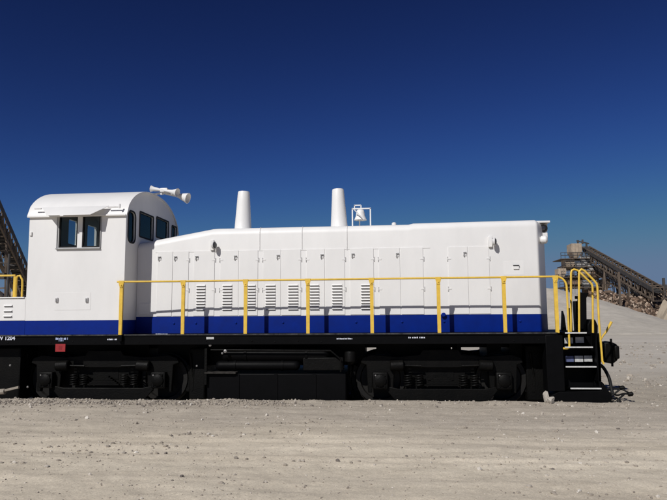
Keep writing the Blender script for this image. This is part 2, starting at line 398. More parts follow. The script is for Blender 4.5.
# --- cab
zeave = Z(208.5); zridge = Z(195.6, YC, 150); rise = zridge - zeave
def roofz(y, e=0.0):
    u = min(1, abs(y - YC) / (YC + e)); return zeave + rise * (1 - u**2.3)**0.62
T = 0.06
bz = zblue
def sidewall(y0, y1):
    return MB().prism_y([(xc0, bz), (xc1, bz), (xc1, zeave), (xc0, zeave)], y0, y1)
wx = [(X(55.2), X(74.2)), (X(79.0), X(97.2))]; wz0, wz1 = Z(247.6, 0, 75), Z(214.0, 0, 75)
cuts = [MB().prism_y([(a, wz0), (b, wz0), (b, wz1), (a, wz1)], -0.5, 0.5) for a, b in wx]
cab = link('cab', cut(sidewall(0, T), cuts, 'white'), L)
cutf = [MB().prism_y([(a, wz0), (b, wz0), (b, wz1), (a, wz1)], WID-0.5, WID+0.5) for a, b in wx]
link('far_wall', cut(sidewall(WID-T, WID), cutf, 'white'), cab)
ys = [T + 0.002 + (WID-2*T-0.004)*i/28 for i in range(29)]
arch = [(y, roofz(y) - 0.01) for y in ys]
endpoly = [(ys[0], bz)] + [(ys[-1], bz)] + arch[::-1]
fw_win = []
for (pa0, pa1, pb0, pb1, rr) in ((128.0, 135.2, 211.5, 242.5, 0.13), (139.4, 153.0, 214.5, 238.5, 0.03), (156.2, 168.3, 219.5, 238.8, 0.03), (171.8, 176.2, 226.5, 240.0, 0.03)):
    ya, yb = PX(pa0, 230, xc1).y, PX(pa1, 230, xc1).y; ym = (ya+yb)/2
    z0, z1 = Z(pb1, ym, (pa0+pa1)/2), Z(pb0, ym, (pa0+pa1)/2)
    fw_win.append((ya, yb, z0, z1, min(rr, (yb-ya)*0.48)))
fcuts = [MB().prism_x(rrect(*w), xc1-0.4, xc1+0.4) for w in fw_win]
link('front_wall', cut(MB().prism_x(endpoly, xc1-T, xc1-0.001), fcuts, 'white'), cab)
rcuts = [MB().prism_x(rrect(a, b, Z(245, 1.8, 75), Z(221, 1.8, 75), .04), xc0-0.4, xc0+0.4) for a, b in ((0.25, 0.75), (1.50, 1.92), (2.42, 2.90))]
link('rear_wall', cut(MB().prism_x(endpoly, xc0+0.001, xc0+T), rcuts, 'white'), cab)
# roof skin with a small overhang
OV = 0.035; n = 32
yo = [-OV + (WID+2*OV)*i/n for i in range(n+1)]
outer = [(y, roofz(y, OV) + 0.012) for y in yo]; inner = [(y, z-0.035) for y, z in outer]
rf = MB(); x0, x1 = xc0-0.04, xc1+0.03
vs = [(x, y, z) for x in (x0, x1) for (y, z) in outer + inner[::-1]]; m_ = len(outer)*2
rf.add(vs, [(i, i+1, m_+i+1, m_+i) for i in range(m_-1)] + [(m_-1, 0, m_, 2*m_-1)]
       + [(i, m_-1-i, m_-2-i, i+1) for i in range(n)] + [(m_+i, m_+i+1, 2*m_-2-i, 2*m_-1-i) for i in range(n)])
roof = rf.build('cab_roof', 'white', L, 30)
g = MB().box(xc0-0.03, xc1+0.01, -0.055, -0.001, zeave-0.03, zeave+0.005); g.build('drip_rail', 'white', roof, bevel=0.006)
# floor, ceiling lining, seats
MB().box(xc0+T+.002, xc1-T-.002, T+.002, WID-T-.002, bz+0.01, bz+0.05).build('cab_floor', 'interior', cab)
for yy in (0.45, 2.3):
    b = MB().box(-0.22, 0.22, -.22, .22, 0.62, 0.72); b.box(-0.24, -0.17, -.22, .22, .72, 1.25).box(-0.05, 0.05, -.05, .05, 0.05, .62)
    b.v = [(x + (xc0+xc1)/2 + 0.15, y + yy, z + bz) for x, y, z in b.v]; b.build('seat', 'seat', cab, bevel=0.02)
MB().box(xc1-0.62, xc1-0.12, 0.5, 1.1, bz+0.06, bz+1.22).build('control_stand', 'interior', cab, bevel=0.02)
# blue base of the cab and rear battery box
MB().box(xc0, xc1, 0.0, WID, zdeck+0.002, bz-0.001).build('cab_skirt', 'blue', cab, bevel=0.004)
zbat = Z(298.5, 0, 10)
xbat0 = xleft + 0.35
bat = MB().prism_y([(xbat0, bz), (xc0-0.004, bz), (xc0-0.004, zbat+0.03), (X(22.5), zbat), (xbat0, zbat)], 0.004, WID-0.004).build('battery_box', 'white', L, bevel=0.01)
MB().box(xbat0, xc0-0.004, 0.002, WID-0.002, zdeck+0.002, bz-0.001).build('battery_box_skirt', 'blue', bat)
MB().box(xbat0-0.02, X(23.5), -0.02, WID, zbat+0.002, zbat+0.03).build('battery_lid', 'white', bat, bevel=0.006)

def slat_mesh(w, h=0.030, dep=0.034):
    b = MB(); b.add([(0,0,h*.55),(w,0,h*.55),(0,-dep,-h*.35),(w,-dep,-h*.35),(0,-dep,-h*.5),(w,-dep,-h*.5),(0,0,-h*.1),(w,0,-h*.1),(0,0,h*.55),(w,0,h*.55)],
          [(0,2,3,1),(2,4,5,3),(4,6,7,5),(0,6,4,2),(1,3,5,7)])
    o = len(b.v); b.add([(0.004,-.001,-h*.12),(w-.004,-.001,-h*.12),(w-.004,-.001,-h*.95),(0.004,-.001,-h*.95)], [(0,1,2,3)])  # flat dark strip on the door, painted shade beneath the lip
    me = b.mesh('louvre_slat', 'white', 0); me.materials.append(M['slot_shade']); me.polygons[len(me.polygons)-1].material_index = 1
    return me
def louvres(px0, px1, py0, py1, n, Y, parent):
    x0, x1 = X(px0, Y, 296), X(px1, Y, 296); me = slat_mesh(x1-x0)
    for k in range(n):
        z = Z(py0 + (py1-py0)*k/(n-1), Y, px0)
        link('louvre_slat', me, parent, (x0, Y, z))
louvres(4.5, 13, 305.5, 316, 3, 0.004, bat)
# windows of the cab
for a, b in wx:
    fr = MB(); w_ = 0.028
    fr.box(a, a+w_, 0.008, 0.05, wz0, wz1).box(b-w_, b, 0.008, 0.05, wz0, wz1).box(a+w_, b-w_, 0.008, 0.05, wz0, wz0+w_).box(a+w_, b-w_, 0.008, 0.05, wz1-w_, wz1)
    fo = fr.build('window_frame', 'rubber', cab)
    MB().box(a+w_, b-w_, 0.030, 0.034, wz0+w_, wz1-w_).build('window_pane', 'glass', cab)
    MB().box(a+w_, b-w_, WID-0.034, WID-0.030, wz0+w_, wz1-w_).build('window_pane', 'glass', cab)
MB().box(X(53.2), X(98.2), -0.045, -0.001, wz0-0.035, wz0-0.012).build('window_sill', 'hinge', cab, bevel=0.004)
for xx in (X(53.9), X(98.0)):
    MB().box(xx-0.008, xx+0.008, -0.02, -0.001, wz0-0.01, wz1).build('window_track', 'hinge', cab)
for ya, yb, z0, z1, rr in fw_win:
    o_, i_ = rrect(ya-0.02, yb+0.02, z0-0.02, z1+0.02, rr+0.02), rrect(ya+0.015, yb-0.015, z0+0.015, z1-0.015, max(rr-0.015, .01)); k_ = len(o_)
    fr = MB().add([(xc1+x, y, z) for x in (0.0, 0.012) for (y, z) in o_+i_],
         [(i, (i+1)%k_, (i+1)%k_+k_, i+k_) for i in range(k_)] + [(2*k_+i, 2*k_+(i+1)%k_, 3*k_+(i+1)%k_, 3*k_+i) for i in range(k_)]
         + [(i, (i+1)%k_, 2*k_+(i+1)%k_, 2*k_+i) for i in range(k_)] + [(k_+i, k_+(i+1)%k_, 3*k_+(i+1)%k_, 3*k_+i) for i in range(k_)])
    fr.build('window_gasket', 'rubber', cab)
    MB().prism_x(i_, xc1-0.03, xc1-0.026).build('window_pane', 'glass', cab)
# sun visor above the side windows
zt, zb = Z(206.8, 0, 70), Z(206.8, 0, 70) - 0.225
yo_ = -0.34
xa, xb_, xc_, xd = X(38.2), X(106), X(46.4, yo_, 216), X(90.5, yo_, 216)
vis = MB().add([(xa, -0.03, zt), (xb_, -0.03, zt), (xd, yo_, zb), (xc_, yo_, zb), (xa, -0.03, zt-0.012), (xb_, -0.03, zt-0.012), (xd, yo_, zb-0.012), (xc_, yo_, zb-0.012)],
      [(0,3,2,1),(4,5,6,7),(3,7,6,2),(0,4,7,3),(1,2,6,5),(0,1,5,4)])
visor = vis.build('sun_visor', 'white', L, bevel=0.003)
for u0, u1 in ((31.5, 38.5), (105.5, 118)):
    MB().box(X(u0), X(u1), -0.085, -0.057, zt-0.05, zt-0.025).build('visor_track', 'hinge_white', visor, bevel=0.005)
MB().tube([(X(118), -0.09, zt+0.02), (X(118), -0.09, zt-0.07)], 0.02, 8).build('visor_stop', 'white', visor)
MB().box(X(64.5), X(68), yo_-0.01, yo_+0.02, zb-0.03, zb-0.008).build('visor_catch', 'white', visor)
# grab brackets, panel plate and weld lines on the cab side
for px in (57, 87):
    x = X(px, 0, 300); z = Z(300, 0, px)
    MB().box(x-0.03, x+0.03, -0.035, -0.001, z-0.05, z+0.05).build('cab_bracket', 'hinge_white', cab, bevel=0.012)
    MB().box(x-0.012, x+0.012, -0.05, -0.036, z-0.03, z+0.03).build('cab_bracket_pin', 'hinge', cab)
MB().box(X(54), X(90), -0.0035, -0.001, Z(310, 0, 70), Z(292.5, 0, 70)).build('cab_access_plate', 'white', cab, bevel=0.003)
MB().box(X(26), X(28.5), -0.03, 0, Z(236,0,27), Z(232,0,27)).build('cab_lamp', 'white', cab, bevel=0.008)

# --- hood
zt0, zt1, zt2 = Z(240.0, R, 155), Z(231.2, R, 212), Z(231.0, R, 212)
xh0, xhs, xh1 = xc1 + 0.004, X(212, R, 240), X(538.5, R, 300)
zbody = Z(226.4, R, 300)
rc = 0.16
def hsec(hw, ztop, z0, n=6, rcc=rc):
    pl = [(YC-hw, z0)]
    for i in range(n+1):
        a = math.radians(180 - 90*i/n); pl.append((YC-hw+rcc + rcc*math.cos(a), ztop-rcc + rcc*math.sin(a)))
    m = [(YC + (hw-rcc)*t, ztop + 0.035*(1-t*t)) for t in (-.6, -.2, .2, .6)]
    return pl + m + [(2*YC-y, z) for y, z in pl[::-1]]
def loft(secs, closed=False):
    b = MB(); k = len(secs[0][1]); vs = [(x, y, z) for x, s in secs for y, z in s]
    fs = [(i*k+j, i*k+j+1, (i+1)*k+j+1, (i+1)*k+j) for i in range(len(secs)-1) for j in range(k-1)]
    fs += [(i*k+k-1, i*k, (i+1)*k, (i+1)*k+k-1) for i in range(len(secs)-1)]
    fs += [tuple(range(k)), tuple(range(len(secs)*k-1, (len(secs)-1)*k-1, -1))]
    return b.add(vs, fs)
HW = YC - R
nose = [(0, HW, 0), (0.030, HW-0.010, -0.003), (0.052, HW-0.034, -0.008), (0.070, HW-0.070, -0.012), (0.27, HW-0.43, -0.03), (0.31, HW-0.62, -0.035)]
zslope0 = zt0 - (zt1-zt0)*0.30
secs = [(xh0, hsec(HW, zslope0, zhb))]
for t in (0.35, 0.75, 1.0):
    xx = xh0 + (xhs-xh0)*t; secs.append((xx, hsec(HW, zslope0 + (zbody-zslope0)*t, zhb)))
secs.append((xhs+0.12, hsec(HW, zbody+0.006, zhb)))
xstep = X(409, R, 240)
secs += [(xstep, hsec(HW, zbody+0.012, zhb)), (xstep+0.10, hsec(HW, zbody+0.035, zhb))]
ztopf = zbody + 0.055
for dx, hw, dz in nose: secs.append((xh1+dx, hsec(hw, ztopf+dz, zhb, rcc=min(rc, hw*0.5))))
hood = loft(secs).build('hood', 'white', L, 40)
sk = [(x, [(YC-hw, zdeck+0.002), (YC-hw, zhb-0.002), (YC+hw, zhb-0.002), (YC+hw, zdeck+0.002)]) for x, hw in [(xh0, HW)] + [(xh1+dx, hw) for dx, hw, _ in nose]]
loft(sk).build('hood_skirt', 'blue', hood, 40)
# vertical seams and joint strips of the hood's upper panels
for px in (259.7, 302, 347):
    x = X(px, R, 242)
    s_ = MB(); pl = hsec(HW+0.004, zbody+0.012, Z(250, R, px), rcc=rc)
    for (y0, z0), (y1, z1) in zip(pl[:-1], pl[1:]): s_.bar((x, y0, z0), (x, y1, z1), 0.016, 0.007)
    s_.build('roof_joint', 'hinge_white', hood, 0)
MB().box(X(155.5,R,251), X(430, R, 249), R-0.006, R-0.001, Z(251.9, R, 200), Z(251.3, R, 200)).build('door_header', 'white', hood)
# low panel in the cab's shadow and grab irons there
MB().box(xh0+0.05, X(150.0, R), R-0.02, R-0.001, Z(313, R), Z(301, R)).build('tool_box_panel', 'white', hood, bevel=0.006)

# --- hood doors:  left px, right px, latch px, louvre px pairs, hinge side
doors = [(157.0, 172.4, 159.8, None, 0), (172.8, 188.6, 175.8, None, 1), (193.6, 214.6, 197.0, (196.2, 205.2), 1),
         (220.0, 238.6, 235.6, (222.4, 231.9), -1), (239.0, 258.0, None, (247.6, 255.4), 1),
         (263.0, 280.8, 278.2, (265.4, 275.3), -1), (281.2, 301.0, None, (288.0, 298.0), 1),
         (306.6, 324.8, 322.0, (309.6, 319.0), -1), (325.2, 345.0, None, (332.0, 342.0), 1),
         (350.0, 374.0, 353.0, (361.0, 371.0), 1), (379.0, 400.4, 397.4, None, -1), (400.8, 423.6, None, None, 1),
         (448.6, 468.4, 464.8, None, -1), (468.8, 490.0, None, None, 1)]
for k, (a, b, lt, lv, hs) in enumerate(doors):
    x0, x1 = X(a, R, 282), X(b, R, 282); top = Z(251.6, R, 165) ; dp = 0.010 + 0.004*random.random()
    top = Z(251.7 - (a-157)*0.0165, R, a)
    bot = zhb + 0.012
    do = MB().box(x0+0.004, x1-0.004, R-dp, R-0.0005, bot, top).build('hood_door', 'white', L, bevel=0.003)
    xh = x1+0.012 if hs > 0 else x0-0.012
    for py in ((260.5, 290.5) if hs else ()):
        zz = Z(py - (a-157)*0.006, R, a)
        MB().tube([(xh, R-0.012, zz-0.045), (xh, R-0.012, zz+0.045)], 0.009, 8).build('hinge', 'hinge_white', do)
        MB().box(min(xh, xh-hs*0.07), max(xh, xh-hs*0.07), R-dp-0.006, R-dp, zz-0.014, zz+0.014).build('hinge_strap', 'white', do)
    if lt:
        xl, zl = X(lt, R, 258), Z(258.5 - (a-157)*0.0155, R, lt)
        MB().box(xl-0.035, xl+0.035, R-dp-0.012, R-dp-0.0005, zl-0.04, zl+0.045).build('latch_plate', 'hinge_white', do, bevel=0.004)
        MB().prism_y([(xl-0.03, zl+0.02), (xl+0.03, zl+0.02), (xl+0.03, zl+0.04), (xl-0.03, zl+0.04)], R-dp-0.035, R-dp-0.013).build('latch_handle', 'hinge', do, bevel=0.003)
        MB().box(xl-0.028, xl-0.008, R-dp-0.03, R-dp-0.013, zl-0.05, zl+0.018).build('latch_tongue', 'hinge', do, bevel=0.003)
    if lv: louvres(lv[0], lv[1], 285.4 - (a-190)*0.004, 309.4 - (a-190)*0.006, 9, R-dp, do)
# small plate by the nose, bolt heads along the blue skirt
x, z = X(516, R, 267), Z(267.5, R, 516)
pl = MB().box(X(505.5, R), X(526, R), R-0.003, R-0.0005, Z(275, R, 516), Z(261, R, 516)).build('nose_access_plate', 'white', L, bevel=0.001)
MB().box(x-0.055, x+0.055, R-0.03, R-0.0055, z-0.035, z+0.035).build('number_plate_box', 'white', pl, bevel=0.004)
MB().box(x-0.06, x+0.06, R-0.045, R-0.0055, z+0.036, z+0.05).build('plate_brow', 'rubber', pl)
sb_ = MB()
for px in (174, 196, 236, 283, 356, 402, 444, 520):
    sb_.lathe([(0.022, 0), (0.022, 0.012), (0.012, 0.02)], (X(px, R), R-0.001, Z(322, R)), (0, -1, 0), 10)
sb_.build('skirt_bolts', 'blue', hood)['kind'] = 'stuff'
MB().lathe([(0.05, 0), (0.05, 0.05), (0.03, 0.07)], (X(443.5, R), R-0.001, Z(315.5, R)), (0, -1, 0), 12).build('filler_cap', 'blue', hood)

# --- class lamps on the hood side
for px, py in ((214, 246), (491.5, 242.5)):
    x, z = X(px, R, py), Z(py, R, px)
    lm = MB().box(x-0.07, x+0.01, R-0.06, R-0.001, z-0.10, z+0.13).build('class_lamp', 'white', L, bevel=0.012)
    MB().lathe([(0.045, 0), (0.075, 0.02), (0.085, 0.06), (0.08, 0.065)], (x-0.005, R-0.12, z+0.0), (1, -0.3, 0), 18).build('lamp_bezel', 'hinge_white', lm)
    MB().lathe([(0.07, 0.0), (0.055, 0.02), (0.0, 0.03)], (x+0.058, R-0.139, z+0.0), (1, -0.3, 0), 16).build('lamp_lens', 'lens', lm)

# --- exhaust stacks
for (t0, t1, ty, b0, b1, by) in ((238.2, 249.6, 191.0, 234.6, 251.3, 229), (332.2, 343.8, 188.6, 330.8, 347.8, 227)):
    xt, xb = (X(t0, YC, ty)+X(t1, YC, ty))/2, (X(b0, YC, by)+X(b1, YC, by))/2
    rt_, rb = (X(t1, YC, ty)-X(t0, YC, ty))/2, (X(b1, YC, by)-X(b0, YC, by))/2
    zT, zB = Z(ty+1.0, YC, t0), zbody + 0.02
    ax = Vector((xt-xb, 0, zT-zB)); h = ax.length
    rows = [(rb+0.015, -0.02), (rb+0.012, 0.02), (rb, 0.05)] + [(rb + (rt_-rb)*t, 0.05+(h-0.05)*t) for t in (0.25, 0.5, 0.75, 0.97)] + [(rt_-0.006, h), (rt_-0.022, h), (rt_-0.03, h-0.15), (0.0, h-0.16)]
    st = MB().lathe(rows, (xb, YC, zB), ax, 36).build('exhaust_stack', 'white', L, 50)
    MB().lathe([(rb+0.06, 0), (rb+0.06, 0.014), (rb+0.02, 0.016)], (xb, YC, zbody+0.045), (0, 0, 1), 32).build('stack_flange', 'white', st)

# --- bell in its frame
x0, x1, zf0, zf1 = X(352.4, YC, 215), X(370.4, YC, 215), zbody+0.03, Z(208.6, YC, 360)
fr = MB()
for x in (x0, x1): fr.bar((x, YC, zf0), (x, YC, zf1), 0.028)
fr.bar((x0-0.014, YC, zf1), (x1+0.014, YC, zf1), 0.028)
bell = fr.build('bell_frame', 'white', L)
xb, zb_, zm = X(360.4, YC, 215), Z(209.5, YC, 360), Z(220.2, YC, 360)
hh = zb_ - zm; rm = (X(367.2, YC)-X(354.2, YC))/2
MB().lathe([(0.02, 0), (0.06, 0.005), (0.085, 0.03), (0.095, 0.08), (0.105, hh*0.62), (0.125, hh*0.8), (rm-0.008, hh*.95), (rm, hh), (rm-0.02, hh), (0.09, hh*.7), (0.0, hh*0.5)], (xb, YC, zb_), (0, 0, -1), 28).build('bell_body', 'white', bell, 50)
y_ = MB(); y_.bar((X(354.5, YC, 206), YC, zf1), (X(354.5, YC, 206), YC, Z(204.6, YC)), 0.022).bar((X(354, YC, 206), YC, Z(204.6, YC)), (X(361, YC, 206), YC, Z(204.6, YC)), 0.022).bar((X(361, YC, 206), YC, Z(204.6, YC)), (X(361, YC, 206), YC, zf1), 0.022)
y_.build('bell_yoke', 'white', bell)
MB().bar((X(354, YC-0.18, 208), YC-0.18, Z(209.5, YC-0.18, 354)), (X(364, YC-0.18, 220), YC-0.18, Z(219.5, YC-0.18, 364)), 0.02).build('bell_crank', 'hinge_white', bell)
MB().bar((X(360.5, YC), YC+0.1, zf0), (X(360.5, YC), YC+0.1, zm+0.06), 0.026).build('bell_post', 'white', bell)
MB().lathe([(0.05, 0), (0.05, 0.07), (0.035, 0.09), (0, 0.1)], (X(394, YC-.4, 224), YC-.4, zbody+0.03), (0, 0, 1), 14).build('vent_knob', 'white', hood)

# --- horn cluster on the cab roof
yh = 1.35
def hp(px, py, y=yh): return P(px, py, y)
hc = hp(164.5, 190.5)
hb = MB().box(hc.x-0.09, hc.x+0.09, yh-0.07, yh+0.12, hc.z-0.05, hc.z+0.05)
horn = hb.build('air_horn', 'white', L, bevel=0.02)
MB().bar((hc.x-0.02, yh+0.03, hc.z-0.05), (hc.x-0.10, yh+0.05, roofz(yh+0.05)), 0.05).bar((hc.x+0.0, yh+0.05, hc.z-0.04), (xc1-0.02, yh+0.08, roofz(yh+.08)), 0.04).build('horn_bracket', 'white', horn)
def trumpet(a, b, r):
    a, b = Vector(a), Vector(b); h = (b-a).length
    rows = [(0.028, 0), (0.032, 0.08*h), (0.036, 0.35*h), (0.048, 0.6*h), (0.07*r/0.1, 0.8*h), (0.088*r/0.1, 0.93*h), (r, h), (r*0.9, h), (0.045, 0.75*h), (0.0, 0.6*h)]
    MB().lathe(rows, a, b-a, 22).build('trumpet', 'white', horn, 50)
trumpet(hp(164, 190.6), hp(151.0, 188.6), 0.075)
trumpet(hp(164, 190.4, yh-.05), hp(177.5, 192.8, yh-.12), 0.105)
trumpet(hp(165, 192.2, yh+.10), hp(188, 198.3, yh+.02), 0.125)
MB().tube([hp(164, 192, yh+.05), hp(166, 193.5, yh+.06), hp(178, 196, yh+.08)], 0.03, 8).build('air_pipe', 'white', horn)

# --- headlight under the brow of the nose
xn = xh1 + 0.10
hl = MB().box(xn-0.05, X(548.3, 1.1, 222), 0.95, 2.05, Z(223.6, 1.1, 545), Z(221.6, 1.1, 545)).build('headlight_brow', 'white', L, bevel=0.008)
xq = X(547.6, 1.1, 228)
MB().prism_y([(xn-0.02, Z(234.5, 1.1, 545)), (xq-0.08, Z(234.5, 1.1, 545)), (xq, Z(231, 1.1, 545)), (xq, Z(223.8, 1.1, 545)), (xn-0.02, Z(223.8, 1.1, 545))], 1.10, 1.90).build('headlight_housing', 'white', hl, bevel=0.01)
MB().prism_y(arc((X(543.4, 1.0, 228), Z(228.2, 1.0, 543)), 0.085, 0, 360, 20)[:-1], 0.98, 1.10).build('headlight_side_glass', 'rubber', hl, bevel=0.006)
MB().lathe([(0.05, 0), (0.05, 0.01), (0.03, 0.015)], (X(543.0, 0.98, 228), 0.98, Z(228.2, 0.98, 543)), (0, -1, 0), 14).build('headlight_lens', 'lens', hl)
cl_ = MB().lathe([(0.05, 0), (0.085, 0.03), (0.085, 0.12), (0.05, 0.15)], (X(540.8, 0.75, 240), 0.82, Z(239.5, 0.75, 542)), (0.9, -0.3, 0), 16).build('nose_marker_lamp', 'white', hl)
MB().box(xn, xq-0.03, 1.0, 2.0, Z(243, 1.1), Z(236, 1.1)).build('number_board', 'white', hl, bevel=0.01)
# radiator grille on the nose
gr = MB()
for k in range(12):
    z = zhb + 0.15 + k*0.09; gr.box(xh1+0.305, xh1+0.314, YC-0.22, YC+0.22, z, z+0.03)
gr.build('radiator_grille', 'hinge_white', hood)

# --- side handrail
yr = 0.03
posts = [122.8, 183.2, 245.6, 308.0, 371.8, 438.6, 504.2, 556.0]
ry = lambda px: 281.9 - (px-122)*0.0108
rp = []
zr = Z(280.4, yr, 250)
railz = lambda px: P(px, ry(px), yr).z
pts_ = [(X(118.8, yr, 281), yr, zr)] + [(X(px, yr, 280), yr, zr) for px in (183, 308, 438, 553)]
xe, rb_ = X(567.3, yr, 300), 0.20
ze = Z(348.5, yr, 567)
pts_ = [(X(118.8, yr, 281), -0.045, zr), (X(126, yr, 281), -0.045, zr), (X(176, yr, 281), yr-0.01, zr), (X(186, yr, 281), yr, zr), (xe-rb_, yr, zr)] + [(x, yr, z) for x, z in arc((xe-rb_, zr-rb_), rb_, 80, 0, 7)]
pts_ += [(xe, yr, ze+0.06)] + [(x, yr-0.0, z) for x, z in arc((xe-0.06, ze+0.06), 0.06, -15, -90, 5)] + [(X(560.6, yr, 348), yr, ze)]
rail = MB().tube(pts_, 0.020, 12).build('handrail', 'yellow', L)
def yellow_post(px, name='handrail_post'):
    yp = -0.045 if px < 130 else yr
    x = X(px, yr, 300); b = MB(); y0, y1 = yp-0.02, yp+0.025
    if px < 130: MB().box(x-0.04, x+0.04, y0+0.001, 0.011, zdeck-0.14, zdeck-0.012).build('post_foot', 'black', rail, bevel=0.004)
    zb0 = zdeck-0.008
    wt, wb = 0.036, 0.033
    b.add([(x-wb, y0, zb0), (x+wb, y0, zb0), (x+wb, y0+0.012, zb0), (x-wb, y0+0.012, zb0), (x-wt, y0, zr-0.03), (x+wt, y0, zr-0.03), (x+wt, y0+0.012, zr-0.03), (x-wt, y0+0.012, zr-0.03)],
          [(0,3,2,1),(4,5,6,7),(0,1,5,4),(1,2,6,5),(2,3,7,6),(3,0,4,7)])
    b.add([(x-wb, y0+0.012, zb0), (x-wb+0.012, y0+0.012, zb0), (x-wb+0.012, y1, zb0), (x-wb, y1, zb0), (x-wt, y0+.012, zr-0.05), (x-wt+0.012, y0+.012, zr-0.05), (x-wt+.012, y1, zr-.05), (x-wt, y1, zr-.05)],
          [(0,3,2,1),(4,5,6,7),(0,1,5,4),(1,2,6,5),(2,3,7,6),(3,0,4,7)])
    b.add([(x+wb-.012, y0+0.012, zb0), (x+wb, y0+0.012, zb0), (x+wb, y1, zb0), (x+wb-.012, y1, zb0), (x+wt-.012, y0+.012, zr-0.05), (x+wt, y0+.012, zr-0.05), (x+wt, y1, zr-.05), (x+wt-.012, y1, zr-.05)],
          [(0,3,2,1),(4,5,6,7),(0,1,5,4),(1,2,6,5),(2,3,7,6),(3,0,4,7)])
    po = b.build(name, 'yellow', rail)
    MB().prism_y([(x-0.030, zr-0.12), (x+0.030, zr-0.12), (x+0.056, zr-0.03), (x+0.056, zr+0.022), (x-0.056, zr+0.022), (x-0.056, zr-0.03)], y0-0.012, y0-0.002).build('rail_bracket', 'yellow', rail, bevel=0.004)
    MB().lathe([(0.016, 0), (0.016, 0.012), (0.008, 0.016)], (x, y0-0.012, zr-0.075), (0, -1, 0), 8).build('bracket_bolt', 'yellow', rail)
for px in posts: yellow_post(px)
# far side rail, glimpsed behind the nose
fr_ = MB().tube([(xc1+0.1, WID-0.03, zr), (xend-0.75, WID-0.03, zr)], 0.02, 10).build('far_handrail', 'yellow', L)
for t in (0.1, 0.28, 0.46, 0.64, 0.82, 0.97):
    x = xc1 + (xend-0.75-xc1)*t
    MB().box(x-0.045, x+0.045, WID-0.05, WID-0.035, zdeck-0.01, zr).build('far_handrail_post', 'yellow', fr_)

# --- end step rails (two bent pipes either side of the step well)
er = MB()
def bent(pts, Y, r=0.021): return [P(px, py, Y) for px, py in pts]
path1 = bent([(579.2, 334), (579.0, 275), (579.4, 271), (581.5, 269.2), (584, 270.4), (594.5, 281.0), (596.6, 283.6), (597.4, 287), (599, 322), (601.6, 352), (602.2, 361), (603.8, 364)], 0.04)
e1 = MB().tube(path1, 0.021, 12).build('end_step_rail', 'yellow', L)
path2 = bent([(571.0, 332), (571.0, 273), (571.8, 270.4), (574, 269.4), (577.4, 270.2), (590.4, 282.6), (592.0, 284.6), (592.6, 288), (593.0, 333)], 0.46)
MB().tube(path2, 0.021, 12).build('end_step_rail', 'yellow', L)
# handrail across the nose platform and rear rails by the cab
rr_ = MB()
rearx = X(15.6, 0.1, 288)
zrr = Z(275.5, 0.12, 16)
rr_.tube([(rearx, 0.12, zbat+0.03), (rearx, 0.12, zrr-0.06), (rearx+0.02, 0.12, zrr-0.015), (rearx+0.07, 0.12, zrr), (X(20.5, .12), 0.12, zrr-0.09), (X(22.4, .12, 285), 0.12, zrr-0.2), (X(22.4, .12, 285), 0.12, zbat+0.03)], 0.021, 10)
rr_.bar((rearx-0.03, 0.12, zbat+.03), (rearx-0.03, 0.12, zrr-0.02), 0.05, 0.05)
rr_.tube([(xleft-0.2, 0.12, zrr), (rearx-0.03, 0.12, zrr)], 0.021, 10)
rr_.build('rear_handrail', 'yellow', L)

# --- steps
sx0, sx1 = X(563.5, 0, 350), X(598, 0, 350)
well = MB()
well.box(X(546, 0, 350), sx0-0.002, 0.006, 0.34, 0.195, zdeck-0.055)
step = well.build('step_well', 'black', L, bevel=0.01)
MB().prism_y([(sx1, 0.14), (X(601, 0, 390), 0.14), (X(601.5, 0, 370), 0.75), (X(600, 0, 350), 1.05), (X(597, 0, 335), zdeck-0.02), (X(596, 0, 335), zdeck-0.02), (sx1-0.05, 1.0)], 0.0, 0.05).build('step_stringer', 'black', step)
MB().prism_y([(sx1, 0.14), (X(601, 0, 390), 0.14), (X(601.5, 0, 370), 0.75), (X(600, 0, 350), 1.05), (X(597, 0, 335), zdeck-0.02), (X(596, 0, 335), zdeck-0.02), (sx1-0.05, 1.0)], 0.30, 0.34).build('step_stringer', 'black', step)
MB().box(sx0, xend, 0.341, 0.37, 0.15, zdeck-0.06).build('step_back', 'black', step)
for zz, a, b in ((zdeck, 564.5, 586), (Z(347.2), 563.5, 591.5), (Z(366.2), 563.5, 594.0), (Z(387.4), 567.2, 599.5)):
    MB().box(X(a), X(b)+.02, 0.02, 0.30, zz-0.035, zz).build('step_tread', 'black', step, bevel=0.004)
    x_, z_ = X(a), zz-0.012
    MB().box(X(a), X(b), -0.004, 0.018, zz-0.026, zz-0.0).build('step_nosing', 'nosing', step, bevel=0.004)
for a, b, p0, p1 in ((565.0, 573.5, 338.4, 344.0), (576.0, 584.4, 338.0, 343.6), (574.4, 582.6, 356.2, 362.0), (583.8, 591.8, 356.0, 361.8)):
    MB().box(X(a, .24, 350), X(b, .24, 350), 0.24, 0.25, Z(p1, .24), Z(p0, .24)).build('riser_plate', 'riser', step)
MB().box(X(565, .24, 350), X(573.2, .24, 350), 0.24, 0.25, Z(362, .24), Z(356.4, .24)).build('riser_plate', mat('blue_grey_plate', (0.10, 0.12, 0.24), 0.6, 0.3, 12), step)
# pilot: end plate, sloped sheet and foot board
pil = MB().box(xend, xend+0.05, 0.0, WID, 0.38, zdeck-0.02).build('pilot_plate', 'black', L, bevel=0.006)
MB().prism_y([(X(546, 0, 395), 0.01), (X(611, 0, 400), 0.0), (X(612.5, 0, 398), 0.10), (X(603, 0, 385), 0.36), (X(601.5, 0, 385), 0.38), (X(601.2, 0, 385), 0.21), (sx0+0.02, 0.19), (X(556, 0), 0.19), (X(548, 0), 0.12)], -0.02, 0.30).build('foot_board', 'black', pil, bevel=0.006)
MB().prism_y([(xend+0.051, 0.02), (X(611, 0, 400), 0.02), (X(612.5, 0, 398), 0.10), (X(603, 0, 385), 0.36), (xend+0.051, 0.38)], 0.302, WID).build('pilot_sheet', 'black', pil, bevel=0.006)
